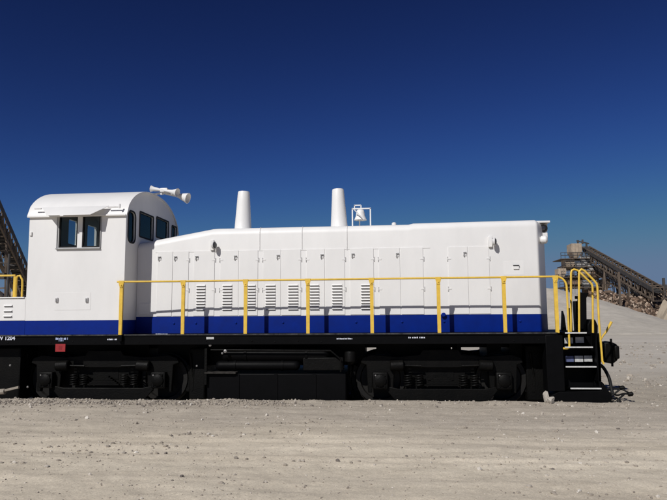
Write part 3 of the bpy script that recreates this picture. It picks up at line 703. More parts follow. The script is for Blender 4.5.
# black gear standing on the end platform
bs = MB()
def col(px0, px1, py0, py1, Y, dep=0.1): return (X(px0, Y, 310), X(px1, Y, 310), Y, Y+dep, Z(py1, Y, px0), Z(py0, Y, px0))
b0 = bs.box(*col(575.0, 582.2, 301, 333.6, 0.95, .16)).build('brake_stand', 'black', L, bevel=0.015)
MB().prism_y([(X(577.0, .9, 300), Z(330, .9)), (X(584.0, .9, 300), Z(330, .9)), (X(585.2, .9, 300), Z(300, .9)), (X(588.0, .9, 300), Z(295.2, .9)), (X(579.0, .9, 300), Z(294.4, .9)), (X(577.6, .9, 300), Z(302, .9))], 0.80, 0.94).build('brake_head', 'black', b0, bevel=0.012)
MB().tube([P(575, 297.5, .88), P(579.5, 297.5, .88)], 0.03, 8).build('brake_handle', 'black', b0)
MB().box(*col(568.6, 572.0, 308.0, 333.6, 1.0, .12)).build('valve_stand', 'black', b0, bevel=0.015)
MB().prism_y([(X(561.0, 1.2), zdeck), (X(565.5, 1.2), zdeck), (X(564.2, 1.2), Z(317, 1.2)), (X(562.8, 1.2), Z(312, 1.2))], 1.15, 1.3).build('sand_cap', 'black', b0, bevel=0.01)
MB().prism_y([(X(586, .6), zdeck-0.04), (X(596.5, .6), zdeck-0.04), (X(597, .6), Z(327, .6)), (X(594.5, .6), Z(320.8, .6)), (X(589.5, .6), Z(320.4, .6)), (X(586.4, .6), Z(326, .6))], 0.55, 0.9).build('platform_box', 'black', b0, bevel=0.02)
# coupler
zc = 0.86
cp = MB().box(xend+0.05, X(606, 1.4, 356), YC-0.11, YC+0.11, zc-0.12, zc+0.12).build('coupler', 'truck', L, bevel=0.02)
def cx_(px): return X(px, YC-.15, 356)
MB().prism_y([(cx_(604), zc-0.22), (cx_(612), zc-0.25), (cx_(617.2), zc-0.17), (cx_(617.5), zc+0.16), (cx_(611), zc+0.22), (cx_(604), zc+0.20)], YC-0.20, YC+0.20).build('coupler_head', 'truck', cp, bevel=0.03)
MB().prism_y([(cx_(613), zc-0.14), (cx_(617.9), zc-0.14), (cx_(617.9), zc+0.14), (cx_(613), zc+0.14)], YC-0.28, YC-0.202).build('knuckle', 'truck', cp, bevel=0.03)
MB().tube([(cx_(611), YC-.2, zc-.3), (cx_(611), YC-.2, zc+.28)], 0.025, 8).build('knuckle_pin', 'truck', cp)
# yellow uncoupling lever
MB().tube([P(600.5, 340.5, 0.9), P(603.2, 335.4, 0.9), P(606, 332.2, 0.9), P(611.5, 321.8, 0.9)], [0.016, 0.018, 0.022, 0.028], 10).build('uncoupling_lever', 'yellow', L)
# air hoses hanging to the ground
def bez(p, n=14):
    p = [Vector(q) for q in p]; out = []
    for s in range(len(p)-1):
        a, b, c, d_ = p[max(s-1, 0)], p[s], p[s+1], p[min(s+2, len(p)-1)]
        for i in range(n if s < len(p)-2 else n+1):
            t = i/n; out.append(0.5*((2*b) + (c-a)*t + (2*a-5*b+4*c-d_)*t*t + (3*b-a-3*c+d_)*t**3))
    return out
MB().tube(bez([P(599, 364, .5), P(604, 368.5, .5), P(609, 378, .45), P(611.3, 388, .4), P(612.6, 394, .35)], 8), 0.032, 10).build('air_hose', 'rubber', L)
for q in ([(607, 389, .5), (614, 388.6, .4), (621, 389, .3), (627.5, 392.2, .2), (630, 394.2, .1)],
          [(610, 393, .45), (617, 395.2, .3), (624, 393.8, .2), (629.6, 394.2, .1)],
          [(611, 396, .3), (616, 392.6, .3), (621.5, 388.0, .3)],
          [(609, 401, .1), (615, 402.4, .1), (619.5, 398.4, .1), (624, 394.6, .2)],
          [(611, 398, .2), (616, 397.8, .2), (620, 400.6, .05), (617, 403, 0.02), (612, 401.0, .05)]):
    MB().tube(bez([P(*w) for w in q], 6), 0.018, 8).build('brake_hose', 'rubber', L)
for px, py, Y in ((630, 394.2, .1), (621.5, 388.0, .3)):
    c_ = P(px, py, Y); MB().lathe([(0.03, -.04), (0.042, -.02), (0.042, .04), (0.02, .06)], c_, (1, -.2, .2), 12).build('glad_hand', 'truck', L)

# --- trucks
def coil(b, x, y, z0, z1, r, w, turns):
    n = turns*10; b.tube([(x + r*math.cos(2*math.pi*turns*i/n), y + r*math.sin(2*math.pi*turns*i/n), z0 + (z1-z0)*i/n) for i in range(n+1)], w, 6)
TDZ = -0.15                            # trucks sunk into a trench added to keep sunlit ground out of sight
def make_truck(cx):
    fy = 0.40
    top = [(1.62, .86), (1.58, .96), (1.40, 1.02), (0.85, 0.98), (0.42, 1.02), (0.36, 1.12)]
    low = [(0.30, .76), (0.93, .80), (0.97, .26), (1.05, .26), (1.07, .66), (1.37, .66), (1.39, .26), (1.47, .26), (1.50, .82)]
    poly = [(-x, z) for x, z in low[::-1]] + low + top + [(-x, z) for x, z in top[::-1]]
    poly = [(cx+x, z) for x, z in poly]
    tr = MB().prism_y(poly, fy, fy+0.11).build('truck', 'truck', L, bevel=0.012)
    MB().prism_y(poly, WID-fy-0.11, WID-fy).build('side_frame', 'truck', tr)
    MB().box(cx-0.26, cx+0.26, fy+.12, WID-fy-.12, 0.50, 0.97).build('bolster', 'truck', tr)
    wheel = [(0.10, -0.01), (0.16, 0.0), (0.17, 0.05), (0.40, 0.055), (0.42, 0.0), (0.505, 0.0), (0.512, 0.10), (0.545, 0.115), (0.545, 0.135), (0.42, 0.14), (0.40, 0.09), (0.12, 0.09)]
    wm = MB().lathe(wheel, (0, 0, 0), (0, 1, 0), 40).mesh('wheel', 'wheel', 40)
    for dx in (-1.22, 1.22):
        x = cx+dx
        link('wheel', wm, tr, (x, 0.66, 0.515))
        o = link('wheel', wm, tr, (x, WID-0.66, 0.515)); o.rotation_euler = (0, 0, math.pi)
        MB().tube([(x, 0.5, 0.515), (x, WID-0.5, 0.515)], 0.085, 14).build('axle', 'truck', tr)
        jb = MB().box(x-0.155, x+0.155, fy-0.13, fy+0.16, 0.345, 0.68).build('journal_box', 'truck', tr, bevel=0.03)
        MB().lathe([(0.12, 0), (0.12, 0.025), (0.09, 0.04), (0.03, 0.05)], (x, fy-0.131, 0.515), (0, -1, 0), 18).build('journal_cover', 'truck', tr)
        for k in range(4):
            a_ = math.pi/4 + k*math.pi/2
            MB().lathe([(0.016, 0), (0.016, 0.02)], (x+0.145*0.9*math.cos(a_), fy-0.131, 0.515+0.145*math.sin(a_)), (0, -1, 0), 6).build('cover_bolt', 'steel' if k == 1 else 'truck', tr)
        for s in (-1, 1):
            bk = MB().prism_y(arc((x, 0.515), 0.60, 90+s*62, 90+s*118, 6) + arc((x, 0.515), 0.53, 90+s*118, 90+s*62, 6), 0.66, 0.76).build('brake_shoe', 'truck', tr)
            MB().bar((x+s*0.66, 0.62, 0.90), (x+s*0.62, 0.62, 0.26), 0.06, 0.05).build('brake_hanger', 'truck', tr)
        MB().lathe([(.30, 0), (.40, .05), (.40, .75), (.30, .8)], (x - math.copysign(.22, dx), 1.15, 0.43), (0, 1, 0), 20).build('motor_light_block', 'truck', tr)  # motor drum, added to fill the lit gap between the wheels
        MB().box(x-0.62, x+0.62, 0.85, 0.95, -0.06, 0.80).build('light_block_plate', 'truck', tr, bevel=0.05)  # plate added behind the wheels to block light from beyond
    MB().box(cx-0.70, cx+0.70, fy+0.13, fy+0.2, -0.06, 0.9).build('light_block_panel', 'truck', tr, bevel=0.02)  # panel added to keep the middle of the truck black
    MB().tube([(cx-1.0, fy-0.02, 0.10), (cx+1.0, fy-0.02, 0.10)], 0.03, 8).build('brake_pull_rod', 'truck', tr)
    # equaliser, springs
    MB().prism_y([(cx-1.12, .34), (cx-0.92, .11), (cx+0.92, .11), (cx+1.12, .34), (cx+1.12, .40), (cx+0.86, .345), (cx-0.86, .345), (cx-1.12, .40)], fy-0.05, fy+0.0).build('equaliser_bar', 'truck', tr, bevel=0.01)
    for dx in (-0.66, -0.44, 0.44, 0.66):
        s_ = MB(); coil(s_, cx+dx, fy+0.02, 0.385, 0.62, 0.075, 0.016, 5); s_.build('coil_spring', 'truck', tr)
    lf = MB()
    for k in range(6): lf.box(cx-0.34+k*0.045, cx+0.34-k*0.045, fy-0.03, fy+0.06, 0.40+k*0.032, 0.428+k*0.032)
    lf.build('leaf_spring', 'truck', tr)
    for s in (-1, 1):
        MB().lathe([(0.09, 0), (0.11, .02), (0.11, .26), (0.09, .28)], (cx+s*1.02, fy-0.06, 0.80), (-s, 0, 0.05), 18).build('brake_cylinder', 'truck', tr)
        MB().tube([(cx+s*0.74, fy-0.06, 0.81), (cx+s*0.40, fy-0.06, 0.80)], 0.02, 8).build('brake_rod', 'truck', tr)
        MB().tube([(cx+s*1.80, 0.55, 1.05), (cx+s*1.86, 0.60, 0.6), (cx+s*1.80, 0.68, 0.12)], 0.022, 8).build('sand_pipe', 'truck', tr)
        bh = MB()
        for k in range(3): bh.box(cx+s*0.62-0.03, cx+s*0.62+0.03, fy-0.012, fy, 0.66+k*0.07, 0.68+k*0.07)
        bh.build('frame_rib', 'truck', tr)
    tr.location.z += TDZ
    return tr
make_truck(X(104, 0.4, 370)); make_truck(X(441, 0.4, 370))
MB().box(X(-30, .35), X(24, .35), 0.30, 2.7, -0.06, 1.04).build('dark_fill_box', 'truck', L, bevel=0.03)  # black box added to close the lit gap under the rear end
MB().box(X(524, .6), X(546, .6)-0.01, 0.60, 2.5, -0.06, 1.04).build('dark_fill_box', 'truck', L, bevel=0.03)  # black box added to close the lit gap before the steps
MB().box(X(190, .6), X(206, .6), 0.60, 2.5, -0.06, 1.0).build('dark_fill_block', 'truck', L, bevel=0.03)  # black box added to block light beside the fuel tank

# --- tanks between the trucks
tx0, tx1 = X(207, .1, 385), X(346, .1, 385)
MB().prism_y([(tx0, .02), (tx0+.06, -.08), (tx1-.06, -.08), (tx1, .02), (tx1, Z(374, .1)), (tx0, Z(374, .1))], 0.10, WID-0.10).build('fuel_tank', 'black', L, bevel=0.02)
MB().box(X(205,.06,373), X(236,.06,373), 0.02, 0.30, Z(374,.06)+0.004, Z(372.2,.06)).build('tank_step', 'dust', L, bevel=0.004)
for px in (238, 276, 314):
    MB().box(X(px,.08)-0.035, X(px,.08)+0.035, 0.085, 0.099, -0.05, Z(374.4, .1)).build('tank_band', 'black', L)
def reservoir(px0, px1, z, y, r):
    x0, x1 = X(px0, y, 360), X(px1, y, 360)
    o = MB().lathe([(0.02, 0), (r*.7, .02), (r*.95, .07), (r, .12), (r, x1-x0-.12), (r*.95, x1-x0-.07), (r*.7, x1-x0-.02), (0.02, x1-x0)], (x0, y, z), (1, 0, 0), 28).build('air_reservoir', 'black', L, 50)
    for t in (0.22, 0.78):
        MB().lathe([(r+.012, 0), (r+.012, .05)], (x0+(x1-x0)*t, y, z), (1, 0, 0), 24).build('tank_strap', 'black', o)
reservoir(222, 330, 0.885, 0.32, 0.15)
reservoir(216, 300, 0.665, 0.26, 0.10)
pp = MB().tube([(X(210), .10, .99), (X(222), .08, .99), (X(330), .08, .97), (X(340), .10, .80), (X(340), .1, .55)], 0.018, 8).build('air_pipe', 'truck', L)
MB().box(X(303,.2), X(343,.2), 0.18, 0.5, 0.57, 0.83).build('valve_box', 'truck', L, bevel=0.02)
MB().lathe([(0.11, 0), (0.12, .03), (0.12, .2), (0.05, .26)], (X(350, .25), .25, 0.95), (0, 0, -1), 16).build('air_filter', 'truck', L)
MB().bar((X(206.6,.05), .05, Z(348,.05)), (X(206.6,.05), .05, 0.3), 0.05).build('hanger_strap', 'truck', L)
for px, py, r in ((210.3, 345.2, .03), (225.4, 351.2, .035), (222.4, 353.4, .022), (10.6, 365.4, .022), (28, 387.0, .022), (197, 366, .02)):
    MB().lathe([(r, 0), (r, .02), (r*.5, .03)], P(px, py, 0.06), (0, -1, 0), 10).build('pipe_cap', 'steel', L)
MB().bar(P(1, 391.5, .0), P(19, 387.2, .0), 0.06, 0.05).build('tan_bar', 'rod', L, bevel=0.01)  # tan bar low at the left border
MB().tube([P(-8, 392.5, .0), P(5, 391.5, .0)], 0.06, 10).build('tan_bar', 'rod', L)

# --- lettering and placards on the sill
def text(s, px, py, h, Y, material, name, parent, width=None):
    cu = bpy.data.curves.new('lettering', 'FONT'); cu.body = s; cu.size = 1.0; cu.extrude = 0.004; cu.offset = 0.025
    o = bpy.data.objects.new('lettering', cu); COL.objects.link(o)
    me = bpy.data.meshes.new_from_object(o.evaluated_get(bpy.context.evaluated_depsgraph_get())); bpy.data.objects.remove(o)
    co = np.array([v.co[:] for v in me.vertices]); w = np.ptp(co[:, 0]); hh = np.ptp(co[:, 1])
    sx = (width / w) if width else h / hh
    p0 = P(px, py, Y)
    for v, c in zip(me.vertices, co): v.co = (p0.x + (c[0]-co[:,0].min())*sx, Y - c[2], p0.z + (c[1]-co[:,1].min())*h/hh)
    me.materials.append(M[material]); return link(name, me, parent)
text('W 1204', -2.6, 340.2, 0.085, 0.004, 'letter', 'unit_number', L, X(15)-X(-2.6))
def marks(px0, px1, py, h, material, name, rows=1):      # lettering too small to read in the photograph
    b = MB(); x, xe_ = X(px0), X(px1)
    while x < xe_:
        w = random.uniform(.010, .026); b.box(x, min(x+w, xe_), 0.001, 0.008, Z(py), Z(py) + h*random.uniform(.7, 1)); x += w + random.uniform(.006, .012)
        if random.random() < 0.12: x += .02
    o = b.build(name, material, L, 0); o['kind'] = 'stuff'; return o
marks(112-4, 112+7, 339.0, 0.03, 'letter', 'stencil')
marks(56.5, 68.5, 338.4, 0.045, 'letterblue', 'stencil'); marks(59.5, 64.5, 340.0, 0.02, 'letterblue', 'stencil')
marks(336.5, 352, 339.2, 0.028, 'letter', 'stencil'); marks(408, 424.5, 338.4, 0.03, 'letter', 'stencil')
marks(156, 168, 333.2, 0.012, 'letter', 'stencil')
MB().box(X(206.6), X(214.2), 0.0, 0.008, Z(338.6), Z(336.4)).build('white_label', 'riser', L)
rp_ = MB().box(X(56.6), X(66.4), 0.0, 0.008, Z(351.0), Z(342.8)).build('red_placard', 'red', L)
MB().prism_y([(X(60), Z(349)), (X(63), Z(349)), (X(63.4), Z(345)), (X(59.8), Z(345))], -0.002, -0.0005).build('placard_mark', 'darkred', rp_)

# pale rocks beside the foot board
def rock(px, py, Y, s, label, seed, nm='pale_rock', seat=0.5):
    bm = bmesh.new(); bmesh.ops.create_icosphere(bm, subdivisions=4, radius=1.0); r_ = random.Random(seed)
    dirs = [Vector((r_.gauss(0,1), r_.gauss(0,1), r_.gauss(0,1))).normalized() for _ in range(14)]
    for v in bm.verts:
        for q in dirs:
            t = v.co.dot(q)
            if t > 0.58: v.co -= q*(t-0.58)
        v.co *= 1 + 0.10*float(vnoise(np.array(v.co.x*2.3 + 9), np.array(v.co.y*2.3 + v.co.z*3.1), seed)) + r_.uniform(-.015, .015)
        v.co = Vector((v.co.x*s[0], v.co.y*s[1], v.co.z*s[2]))
    me = bpy.data.meshes.new(nm); bm.to_mesh(me); bm.free(); me.materials.append(M['rock'])
    p = P(px, py, Y); p.z = float(gz(p.x, p.y)) + s[2]*seat
    o = link(nm, me, None, p); o.rotation_euler = (0, 0, r_.uniform(0, 3)); return tag(o, label, 'rock')
rock(549.8, 401, -0.16, (0.13, 0.08, 0.10), 'pale angular rock leaning against the black foot board, the larger one', 3)
rock(546.2, 396, -0.13, (0.09, 0.06, 0.17), 'pale upright rock just left of the larger rock by the foot board', 5, seat=0.75)

# rails set flush in the gravel under the locomotive
for yy, nm in ((YC-0.76, 'near'), (YC+0.76, 'far')):
    o = MB().prism_x([(yy+a_, z_-0.15) for a_, z_ in ((-.07, -.17), (.07, -.17), (.07, -.15), (.012, -.12), (.012, -.04), (.036, -.03), (.036, .0), (-.036, .0), (-.036, -.03), (-.012, -.04), (-.012, -.12), (-.07, -.15))], -40, 4.2).build('rail', 'steel')
    tag(o, 'steel rail on the %s side, sunk in gravel under the wheels' % nm, 'rail', 'rails under the locomotive', None)

# ------------------------------------------------------------------ quarry plant far behind
def conveyor(name, a, b, wid, dep, n, label, th=0.14, cover=False, legs=(), group=None):
    a, b = Vector(a), Vector(b); d_ = (b-a); hz = Vector((d_.x, d_.y, 0)).normalized(); s = Vector((-hz.y, hz.x, 0)); u = Vector((0, 0, 1))
    root = thing(name, (a.x, a.y, 0), label, 'conveyor', group)
    fr = MB()
    for sy in (-1, 1):
        o = s*(sy*wid/2)
        fr.bar(a+o, b+o, th, th*1.3); fr.bar(a+o+u*dep, b+o+u*dep, th, th*1.3)
        for i in range(n+1):
            p = a + d_*(i/n) + o; fr.bar(p, p+u*dep, th*.6)
            if i < n:
                q = a + d_*((i+1)/n) + o
                fr.bar(p + u*(dep if i % 2 else 0), q + u*(0 if i % 2 else dep), th*.6)
    for i in range(n+1):
        p = a + d_*(i/n); fr.bar(p - s*wid/2, p + s*wid/2, th*.6); fr.bar(p - s*wid/2 + u*dep, p + s*wid/2 + u*dep, th*.6)
    fr.build('truss', 'rust', root, 0)
    bl = MB(); k = dep*0.62
    vs = []
    for p in (a, b):
        for t, z in ((-.42, .16), (-.2, 0), (.2, 0), (.42, .16)): vs.append(p + s*(t*wid) + u*(k+z))
    for p in (a, b):
        for t, z in ((-.42, .16), (-.2, 0), (.2, 0), (.42, .16)): vs.append(p + s*(t*wid) + u*(k+z-0.05))
    bl.add(vs, [(0,1,5,4),(1,2,6,5),(2,3,7,6),(8,12,13,9),(9,13,14,10),(10,14,15,11),(0,4,12,8),(3,11,15,7),(0,8,9,1),(1,9,10,2),(2,10,11,3),(4,5,13,12),(5,6,14,13),(6,7,15,14)])
    bl.build('belt', 'belt', root, 0)
    rl = MB()
    for i in range(n*2): 
        p = a + d_*((i+.5)/(2*n)) + u*(k-0.12); rl.tube([p - s*wid*.4, p + s*wid*.4], 0.06, 6)
    rl.build('rollers', 'darksteel', root)
    if cover:
        cv = MB()
        for sy in (-1, 1):
            o = s*(sy*(wid/2+th*.6)); p, q = a + o + u*dep*.70, b + o + u*dep*.70
            h_ = u*dep*.32; w_ = s*(sy*0.05)
            cv.add([p, q, q+h_, p+h_, p+w_, q+w_, q+h_+w_, p+h_+w_], [(0,3,2,1),(4,5,6,7),(0,1,5,4),(1,2,6,5),(2,3,7,6),(3,0,4,7)])
        cv.build('side_sheet', 'darksteel', root, 0)
    wk = MB(); o = s*(-(wid/2+0.5))
    vs = [a+o+u*.3, b+o+u*.3, b+o+s*.45+u*.3, a+o+s*.45+u*.3]; wk.add(vs + [v - u*.06 for v in vs], [(0,1,2,3),(7,6,5,4),(0,4,5,1),(1,5,6,2),(2,6,7,3),(3,7,4,0)])
    wk.bar(a+o+u*1.35, b+o+u*1.35, th*.5).bar(a+o+u*.85, b+o+u*.85, th*.4)
    for i in range(n+1):
        p = a + d_*(i/n) + o; wk.bar(p+u*.3, p+u*1.35, th*.45)
    wk.build('walkway', 'rust', root, 0)
    for t, sp in legs:
        p = a + d_*t
        for sy in (-1, 1):
            for e in (-1, 1):
                MB().bar((p.x + s.x*sy*(wid/2+sp*.3) + hz.x*e*sp, p.y + s.y*sy*(wid/2+sp*.3) + hz.y*e*sp, -0.4), p + s*(sy*wid/2), th*1.0).build('leg', 'rust', root, 0)
        MB().bar(Vector((p.x, p.y, p.z*.5)) - s*(wid/2+sp*.15) - hz*sp*.5, Vector((p.x, p.y, p.z*.5)) + s*(wid/2+sp*.15) + hz*sp*.5, th).build('cross_brace', 'rust', root, 0)
    return root

# left: conveyor rising towards the camera behind the cab
A = P(34, 312, 62); B = P(-44, 158, 27)
conveyor('stacking_conveyor', A, B, 1.5, 1.75, 22, 'rusty lattice conveyor rising steeply behind the left side of the cab', 0.13, True, ((0.18, 1.6), (0.62, 2.0)))
# post and scrub at the left border
p = P(7.0, 300, 34)
po = thing('steel_post', (p.x, p.y, 0), 'dark steel post with a lamp box under the left conveyor', 'post')
MB().tube([(p.x, p.y, -.3), (p.x, p.y, P(5, 254, 34).z)], 0.10, 10).build('mast', 'darksteel', po)
q = P(3.5, 276, 34); MB().box(q.x-.3, q.x+.18, p.y-.2, p.y+.2, q.z-.25, q.z+.25).build('lamp_box', 'darksteel', po, bevel=0.03)
MB().bar((p.x-.8, p.y, P(5, 262, 34).z), (p.x+.5, p.y, P(5, 266, 34).z), 0.08).build('cross_arm', 'darksteel', po)

def bank(name, px0, px1, pyt, Y, label, m, seed, h0=0.0):
    """low ragged heap of spoil"""
    x0, x1 = X(px0, Y), X(px1, Y); zt_ = Z(pyt, Y, px0); n = 46; k = 10; vs = []; dep = max(4.0, zt_*1.6)
    for j in range(k+1):
        for i in range(n+1):
            x = x0 + (x1-x0)*i/n; t = j/k; e = min(1, 5*min(i/n, 1-i/n)+0.15)
            pr_ = math.sin(math.pi*t)**0.8
            z = zt_*pr_*e*(1 + 0.8*float(vnoise(np.array(x*.5), np.array(t*4.), seed)) + .3*float(vnoise(np.array(x*1.7), np.array(t*9.), seed+1)))
            vs.append((x, Y - dep/2 + dep*t, z - 0.3))
    o = MB().add(vs, [(j*(n+1)+i, j*(n+1)+i+1, (j+1)*(n+1)+i+1, (j+1)*(n+1)+i) for j in range(k) for i in range(n)]).build(name, m, None, 20)
    return tag(o, label, 'spoil heap', None, 'structure')
M['spoil'] = mat('spoil', (0.36, 0.27, 0.19), 0.95, 0.6, 1.1, spec=0.1)
M['spoilpale'] = mat('pale_spoil', (0.44, 0.37, 0.28), 0.95, 0.3, 0.8, spec=0.1)
bank('spoil_bank', -70, 30, 284, 70, 'tan spoil heap at the left border', 'spoilpale', 50)
bank('spoil_bank', 560, 720, 296, 112, 'brown spoil heap under the far plant', 'spoil', 54)
bank('spoil_bank', 604, 700, 301.0, 84, 'low ragged rubble heap at the foot of the long conveyor', 'spoil', 58)
bank('spoil_bank', 655, 740, 300.5, 72, 'pale spoil heap at the right border', 'spoilpale', 61)

# right: main conveyor of the plant and a lower parallel one
YH, YT = 110, 80
conveyor('plant_conveyor', P(659, 301.0, YT), P(586.0, 256.5, YH), 1.5, 1.9, 24, 'long dark inclined conveyor running up to the tan hopper', 0.17, True, ((0.28, 1.2), (0.62, 1.8)))
conveyor('transfer_conveyor', P(645, 303, 86), P(598, 273, 106), 1.3, 1.3, 18, 'lower inclined conveyor beneath the long dark conveyor', 0.15, True, ((0.4, 1.2),))
conveyor('level_conveyor', P(700, 292.5, 84), P(634, 293.0, 92), 1.2, 1.0, 16, 'level conveyor at the right border above the rubble', 0.14, False, ((0.2, .8), (0.5, .8), (0.85, .8)))

# crushing and screening tower
def pt(px, py, Y=108): return P(px, py, Y)
tw = thing('screening_tower', (pt(582, 300).x, 108, 0), 'steel screening tower with tan hoppers above the sand mound', 'tower')
fr = MB()
xs_ = [566.5, 575, 584, 592, 600]
for px in xs_:
    for Y in (106, 110.5):
        top = {566.5: 266, 575: 256, 584: 254, 592: 258, 600: 268}[px]
        fr.bar((X(px, Y), Y, -0.4), (X(px, Y), Y, Z(top, Y, px)), 0.26)
for py in (266, 276, 287, 297):
    for Y in (106, 110.5):
        fr.bar(P(565, py, Y), P(602, py, Y), 0.24)
    for px in xs_: fr.bar((X(px, 106), 106, Z(py, 106, px)), (X(px, 106), 110.5, Z(py, 106, px)), 0.2)
for i in range(4):
    for py in (266, 276, 287):
        fr.bar(P(xs_[i], py, 106), P(xs_[i+1], py + 10.5, 106), 0.15)
fr.build('frame', 'rust', tw, 0)
dk = MB()
for py, a_, b_ in ((258.5, 561, 590), (266.6, 565, 604), (277, 562, 606), (287.5, 560, 612)):
    q0, q1 = P(a_, py, 105), P(b_, py, 105); dk.box(q0.x, q1.x, 105, 111, q0.z-.12, q0.z)
dk.build('platform', 'rust', tw, 0)
rl = MB()
for py, a_, b_ in ((258.5, 561, 590), (266.6, 565, 604), (277, 562, 606), (287.5, 560, 612)):
    q0, q1 = P(a_, py, 105), P(b_, py, 105)
    for h_ in (0.55, 1.1): rl.bar((q0.x, 105, q0.z+h_), (q1.x, 105, q0.z+h_), 0.09)
    for i in range(8): rl.bar((q0.x+(q1.x-q0.x)*i/7, 105, q0.z), (q0.x+(q1.x-q0.x)*i/7, 105, q0.z+1.1), 0.08)
rl.build('guard_rail', 'darksteel', tw, 0)
def hopper(px0, px1, py0, py1, Y, dep, m, nm='hopper'):
    x0, x1 = X(px0, Y), X(px1, Y); z1, z0 = Z(py0, Y, px0), Z(py1, Y, px0); t = (x1-x0)*.28
    b = MB().box(x0, x1, Y, Y+dep, z0+(z1-z0)*.25, z1)
    zq = z0+(z1-z0)*.25
    b.add([(x0,Y,zq-.01),(x1,Y,zq-.01),(x1,Y+dep,zq-.01),(x0,Y+dep,zq-.01),(x0+t,Y+t,z0-.5),(x1-t,Y+t,z0-.5),(x1-t,Y+dep-t,z0-.5),(x0+t,Y+dep-t,z0-.5)],
          [(0,1,2,3),(7,6,5,4),(0,4,5,1),(1,5,6,2),(2,6,7,3),(3,7,4,0)])
    h_ = b.build(nm, m, tw, 0, bevel=0.04)
    rb = MB()
    for f_ in (.0, .33, .66, 1.0): rb.box(x0+(x1-x0)*f_-.05, x0+(x1-x0)*f_+.05, Y-.09, Y-.005, zq, z1)
    rb.build('hopper_rib', m, h_, 0)
hopper(575.0, 585.0, 243.4, 255.0, 106.2, 3.2, 'tan')
hopper(568.2, 577.0, 258.6, 267.0, 105.6, 3.0, 'tan')
hopper(588.0, 596.4, 256.6, 264.0, 105.8, 2.8, 'palegrey')
hopper(578.5, 588, 262.0, 268.0, 105.4, 2.0, 'palegrey', 'screen_box')
hopper(570, 583, 279.0, 286.0, 105.6, 3.0, 'brown', 'crusher_box')
hopper(590, 604, 288.0, 296.0, 105.6, 3.0, 'brown', 'crusher_box')
hopper(560.5, 568, 268.5, 276, 105.0, 2.5, 'tan', 'screen_box')
hopper(583, 592.5, 270.0, 277.0, 105.2, 2.4, 'tan', 'screen_box')
hopper(573.5, 581, 288.5, 297.0, 105.2, 2.4, 'palegrey', 'crusher_box')
hopper(594.5, 603, 269.5, 277.0, 105.2, 2.4, 'brown', 'screen_box')
hopper(604.5, 612, 279.0, 287.0, 105.0, 2.4, 'tan', 'screen_box')
hopper(584.5, 594, 280.5, 286.5, 105.2, 2.4, 'palegrey', 'screen_box')
mt = MB()
for px, py0, py1 in ((578, 240.2, 244), (582.5, 239.6, 244), (586.5, 243, 250)): mt.bar(P(px, py1, 107), P(px, py0, 107), 0.28)
mt.bar(P(576.5, 240.8, 107), P(589, 243.6, 107), 0.22).bar(P(585, 247, 107), P(591, 252, 107), 0.5, 0.7)
mt.build('head_drive', 'darksteel', tw, 0)
for c0, c1, w_, h_ in (((580, 257), (592, 270), .6, .5), ((566, 270), (560.5, 276), .5, .4), ((596, 266), (607, 281), .55, .5)):
    MB().bar(P(*c0, 105.5), P(*c1, 105.5), w_, h_).build('chute', 'palegrey', tw, 0)

# machines standing along the foot of the conveyors
def machine(px0, px1, py0, py1, Y, m, label, seed):
    r_ = random.Random(seed); x0, x1 = X(px0, Y), X(px1, Y); zt_ = Z(py0, Y, px0); w = x1-x0
    root = thing('crusher_unit', ((x0+x1)/2, Y, 0), label, 'machine', 'machines along the foot of the conveyor')
    zb_ = zt_*0.45
    MB().prism_y([(x0, zb_), (x0+w*.8, zb_), (x1, zt_*.7), (x1, zt_*.9), (x0+w*.6, zt_), (x0+w*.15, zt_*.96), (x0, zt_*.75)], Y, Y+2.2).build('body', m, root, bevel=0.05)
    for t in (.08, .4, .75):
        for yy in (.2, 2.0): MB().bar((x0+w*t, Y+yy, -.4), (x0+w*t, Y+yy, zb_), .22).build('leg', 'rust', root, 0)
    MB().bar((x0+w*.3, Y-.15, zb_*.5), (x1+w*.25, Y-.15, zt_*1.02), .35, .3).build('feeder_arm', 'darksteel', root, 0)
    MB().lathe([(.3, 0), (.45, .05), (.45, .3), (.3, .35)], (x0+w*.45, Y-.02, zb_*1.25), (0, -1, 0), 16).build('drive_wheel', 'darksteel', root)
    rl = MB()
    for h_ in (.5, 1.0): rl.bar((x0, Y, zt_+h_), (x0+w*.8, Y, zt_+h_), .08)
    for i in range(5): rl.bar((x0+w*.2*i, Y, zt_*.9), (x0+w*.2*i, Y, zt_+1.0), .08)
    rl.build('guard_rail', 'rust', root, 0)
machine(604, 617, 290, 304, 98, 'brown', 'brown crusher unit at the right foot of the tower', 1)
machine(622, 634, 293, 306, 92, 'palegrey', 'pale grey crusher unit under the middle of the long conveyor', 2)
machine(637, 648, 294.5, 310, 89, 'brown', 'brown crusher unit under the tail of the long conveyor', 3)
machine(651, 664, 297, 312, 83, 'tan', 'tan crusher unit nearest the right border', 4)
ps = thing('steel_post', (X(621.2, 78), 78, 0), 'upright steel post standing in front of the long conveyor', 'post')
MB().bar((X(621.2, 78), 78, -.4), (X(621.2, 78), 78, Z(272, 78, 621)), .26).build('mast', 'rust', ps)
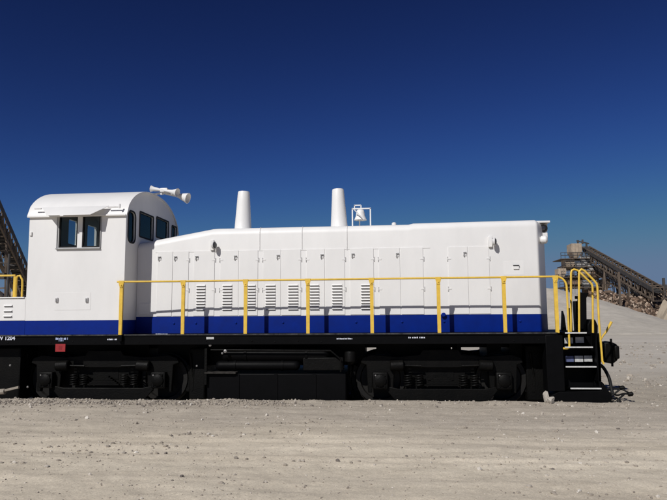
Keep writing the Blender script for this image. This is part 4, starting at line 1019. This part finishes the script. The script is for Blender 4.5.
MB().bar((X(619, 78), 78, Z(276, 78, 621)), (X(623.5, 78), 78, Z(276, 78, 621)), .18).build('cross_arm', 'rust', ps)
ps = thing('steel_post', (X(666, 82), 82, 0), 'dark mast cut by the right border beside the level conveyor', 'post')
MB().bar((X(666, 82), 82, -.4), (X(666, 82), 82, Z(278, 82, 666)), .3).build('mast', 'darksteel', ps)
MB().box(X(663.5, 82), X(668.5, 82), 81.8, 82.2, Z(289, 82, 666), Z(285, 82, 666)).build('lamp_box', 'darksteel', ps, bevel=.03)

# broken rock and scrap strewn along the foot of the plant: one mass
jp = []
for _ in range(4200):
    px = random.uniform(596, 684); t = random.random()
    Y_ = 76.5 + 7*t; x_ = X(px, Y_); zt_ = Z(290.5 + max(0, px-600)*0.14 + random.uniform(-1.5, 2), 83, px)
    jp.append((x_, Y_, max(0, zt_*t - 0.2), 0.07 + 0.26*random.random()**2.4, random.random()**1.5))
ja = np.array(jp); N = len(ja)
V = iv[None] * (0.7 + 0.6*rng.random((N, len(iv), 1))) * (ja[:, 3][:, None] * (0.5 + rng.random((N, 3))*np.array([1.3, 1, .7])))[:, None, :]
an = rng.random(N)*6.28; c_, s_ = np.cos(an)[:, None], np.sin(an)[:, None]
V = np.stack([V[..., 0]*c_ - V[..., 2]*s_, V[..., 1], V[..., 0]*s_ + V[..., 2]*c_], -1) + ja[:, None, :3]
me = bpy.data.meshes.new('rubble'); me.from_pydata(V.reshape(-1, 3).tolist(), [], (fi[None] + (np.arange(N)*len(iv))[:, None, None]).reshape(-1, 3).tolist())
a = me.attributes.new('tone', 'FLOAT', 'POINT'); a.data.foreach_set('value', np.repeat(ja[:, 4], len(iv)).astype(np.float32))
m = M['stones'].copy(); m.name = 'brown_rubble'
r = [q for q in m.node_tree.nodes if q.type == 'VALTORGB'][0].color_ramp.elements
for e_, c in zip(r, ((0.05, 0.036, 0.028), (0.20, 0.135, 0.095), (0.46, 0.37, 0.29))): e_.color = (*c, 1)
me.materials.append(m)
tag(link('rubble', me), 'brown broken rock and scrap along the foot of the plant', 'rubble', None, 'stuff')
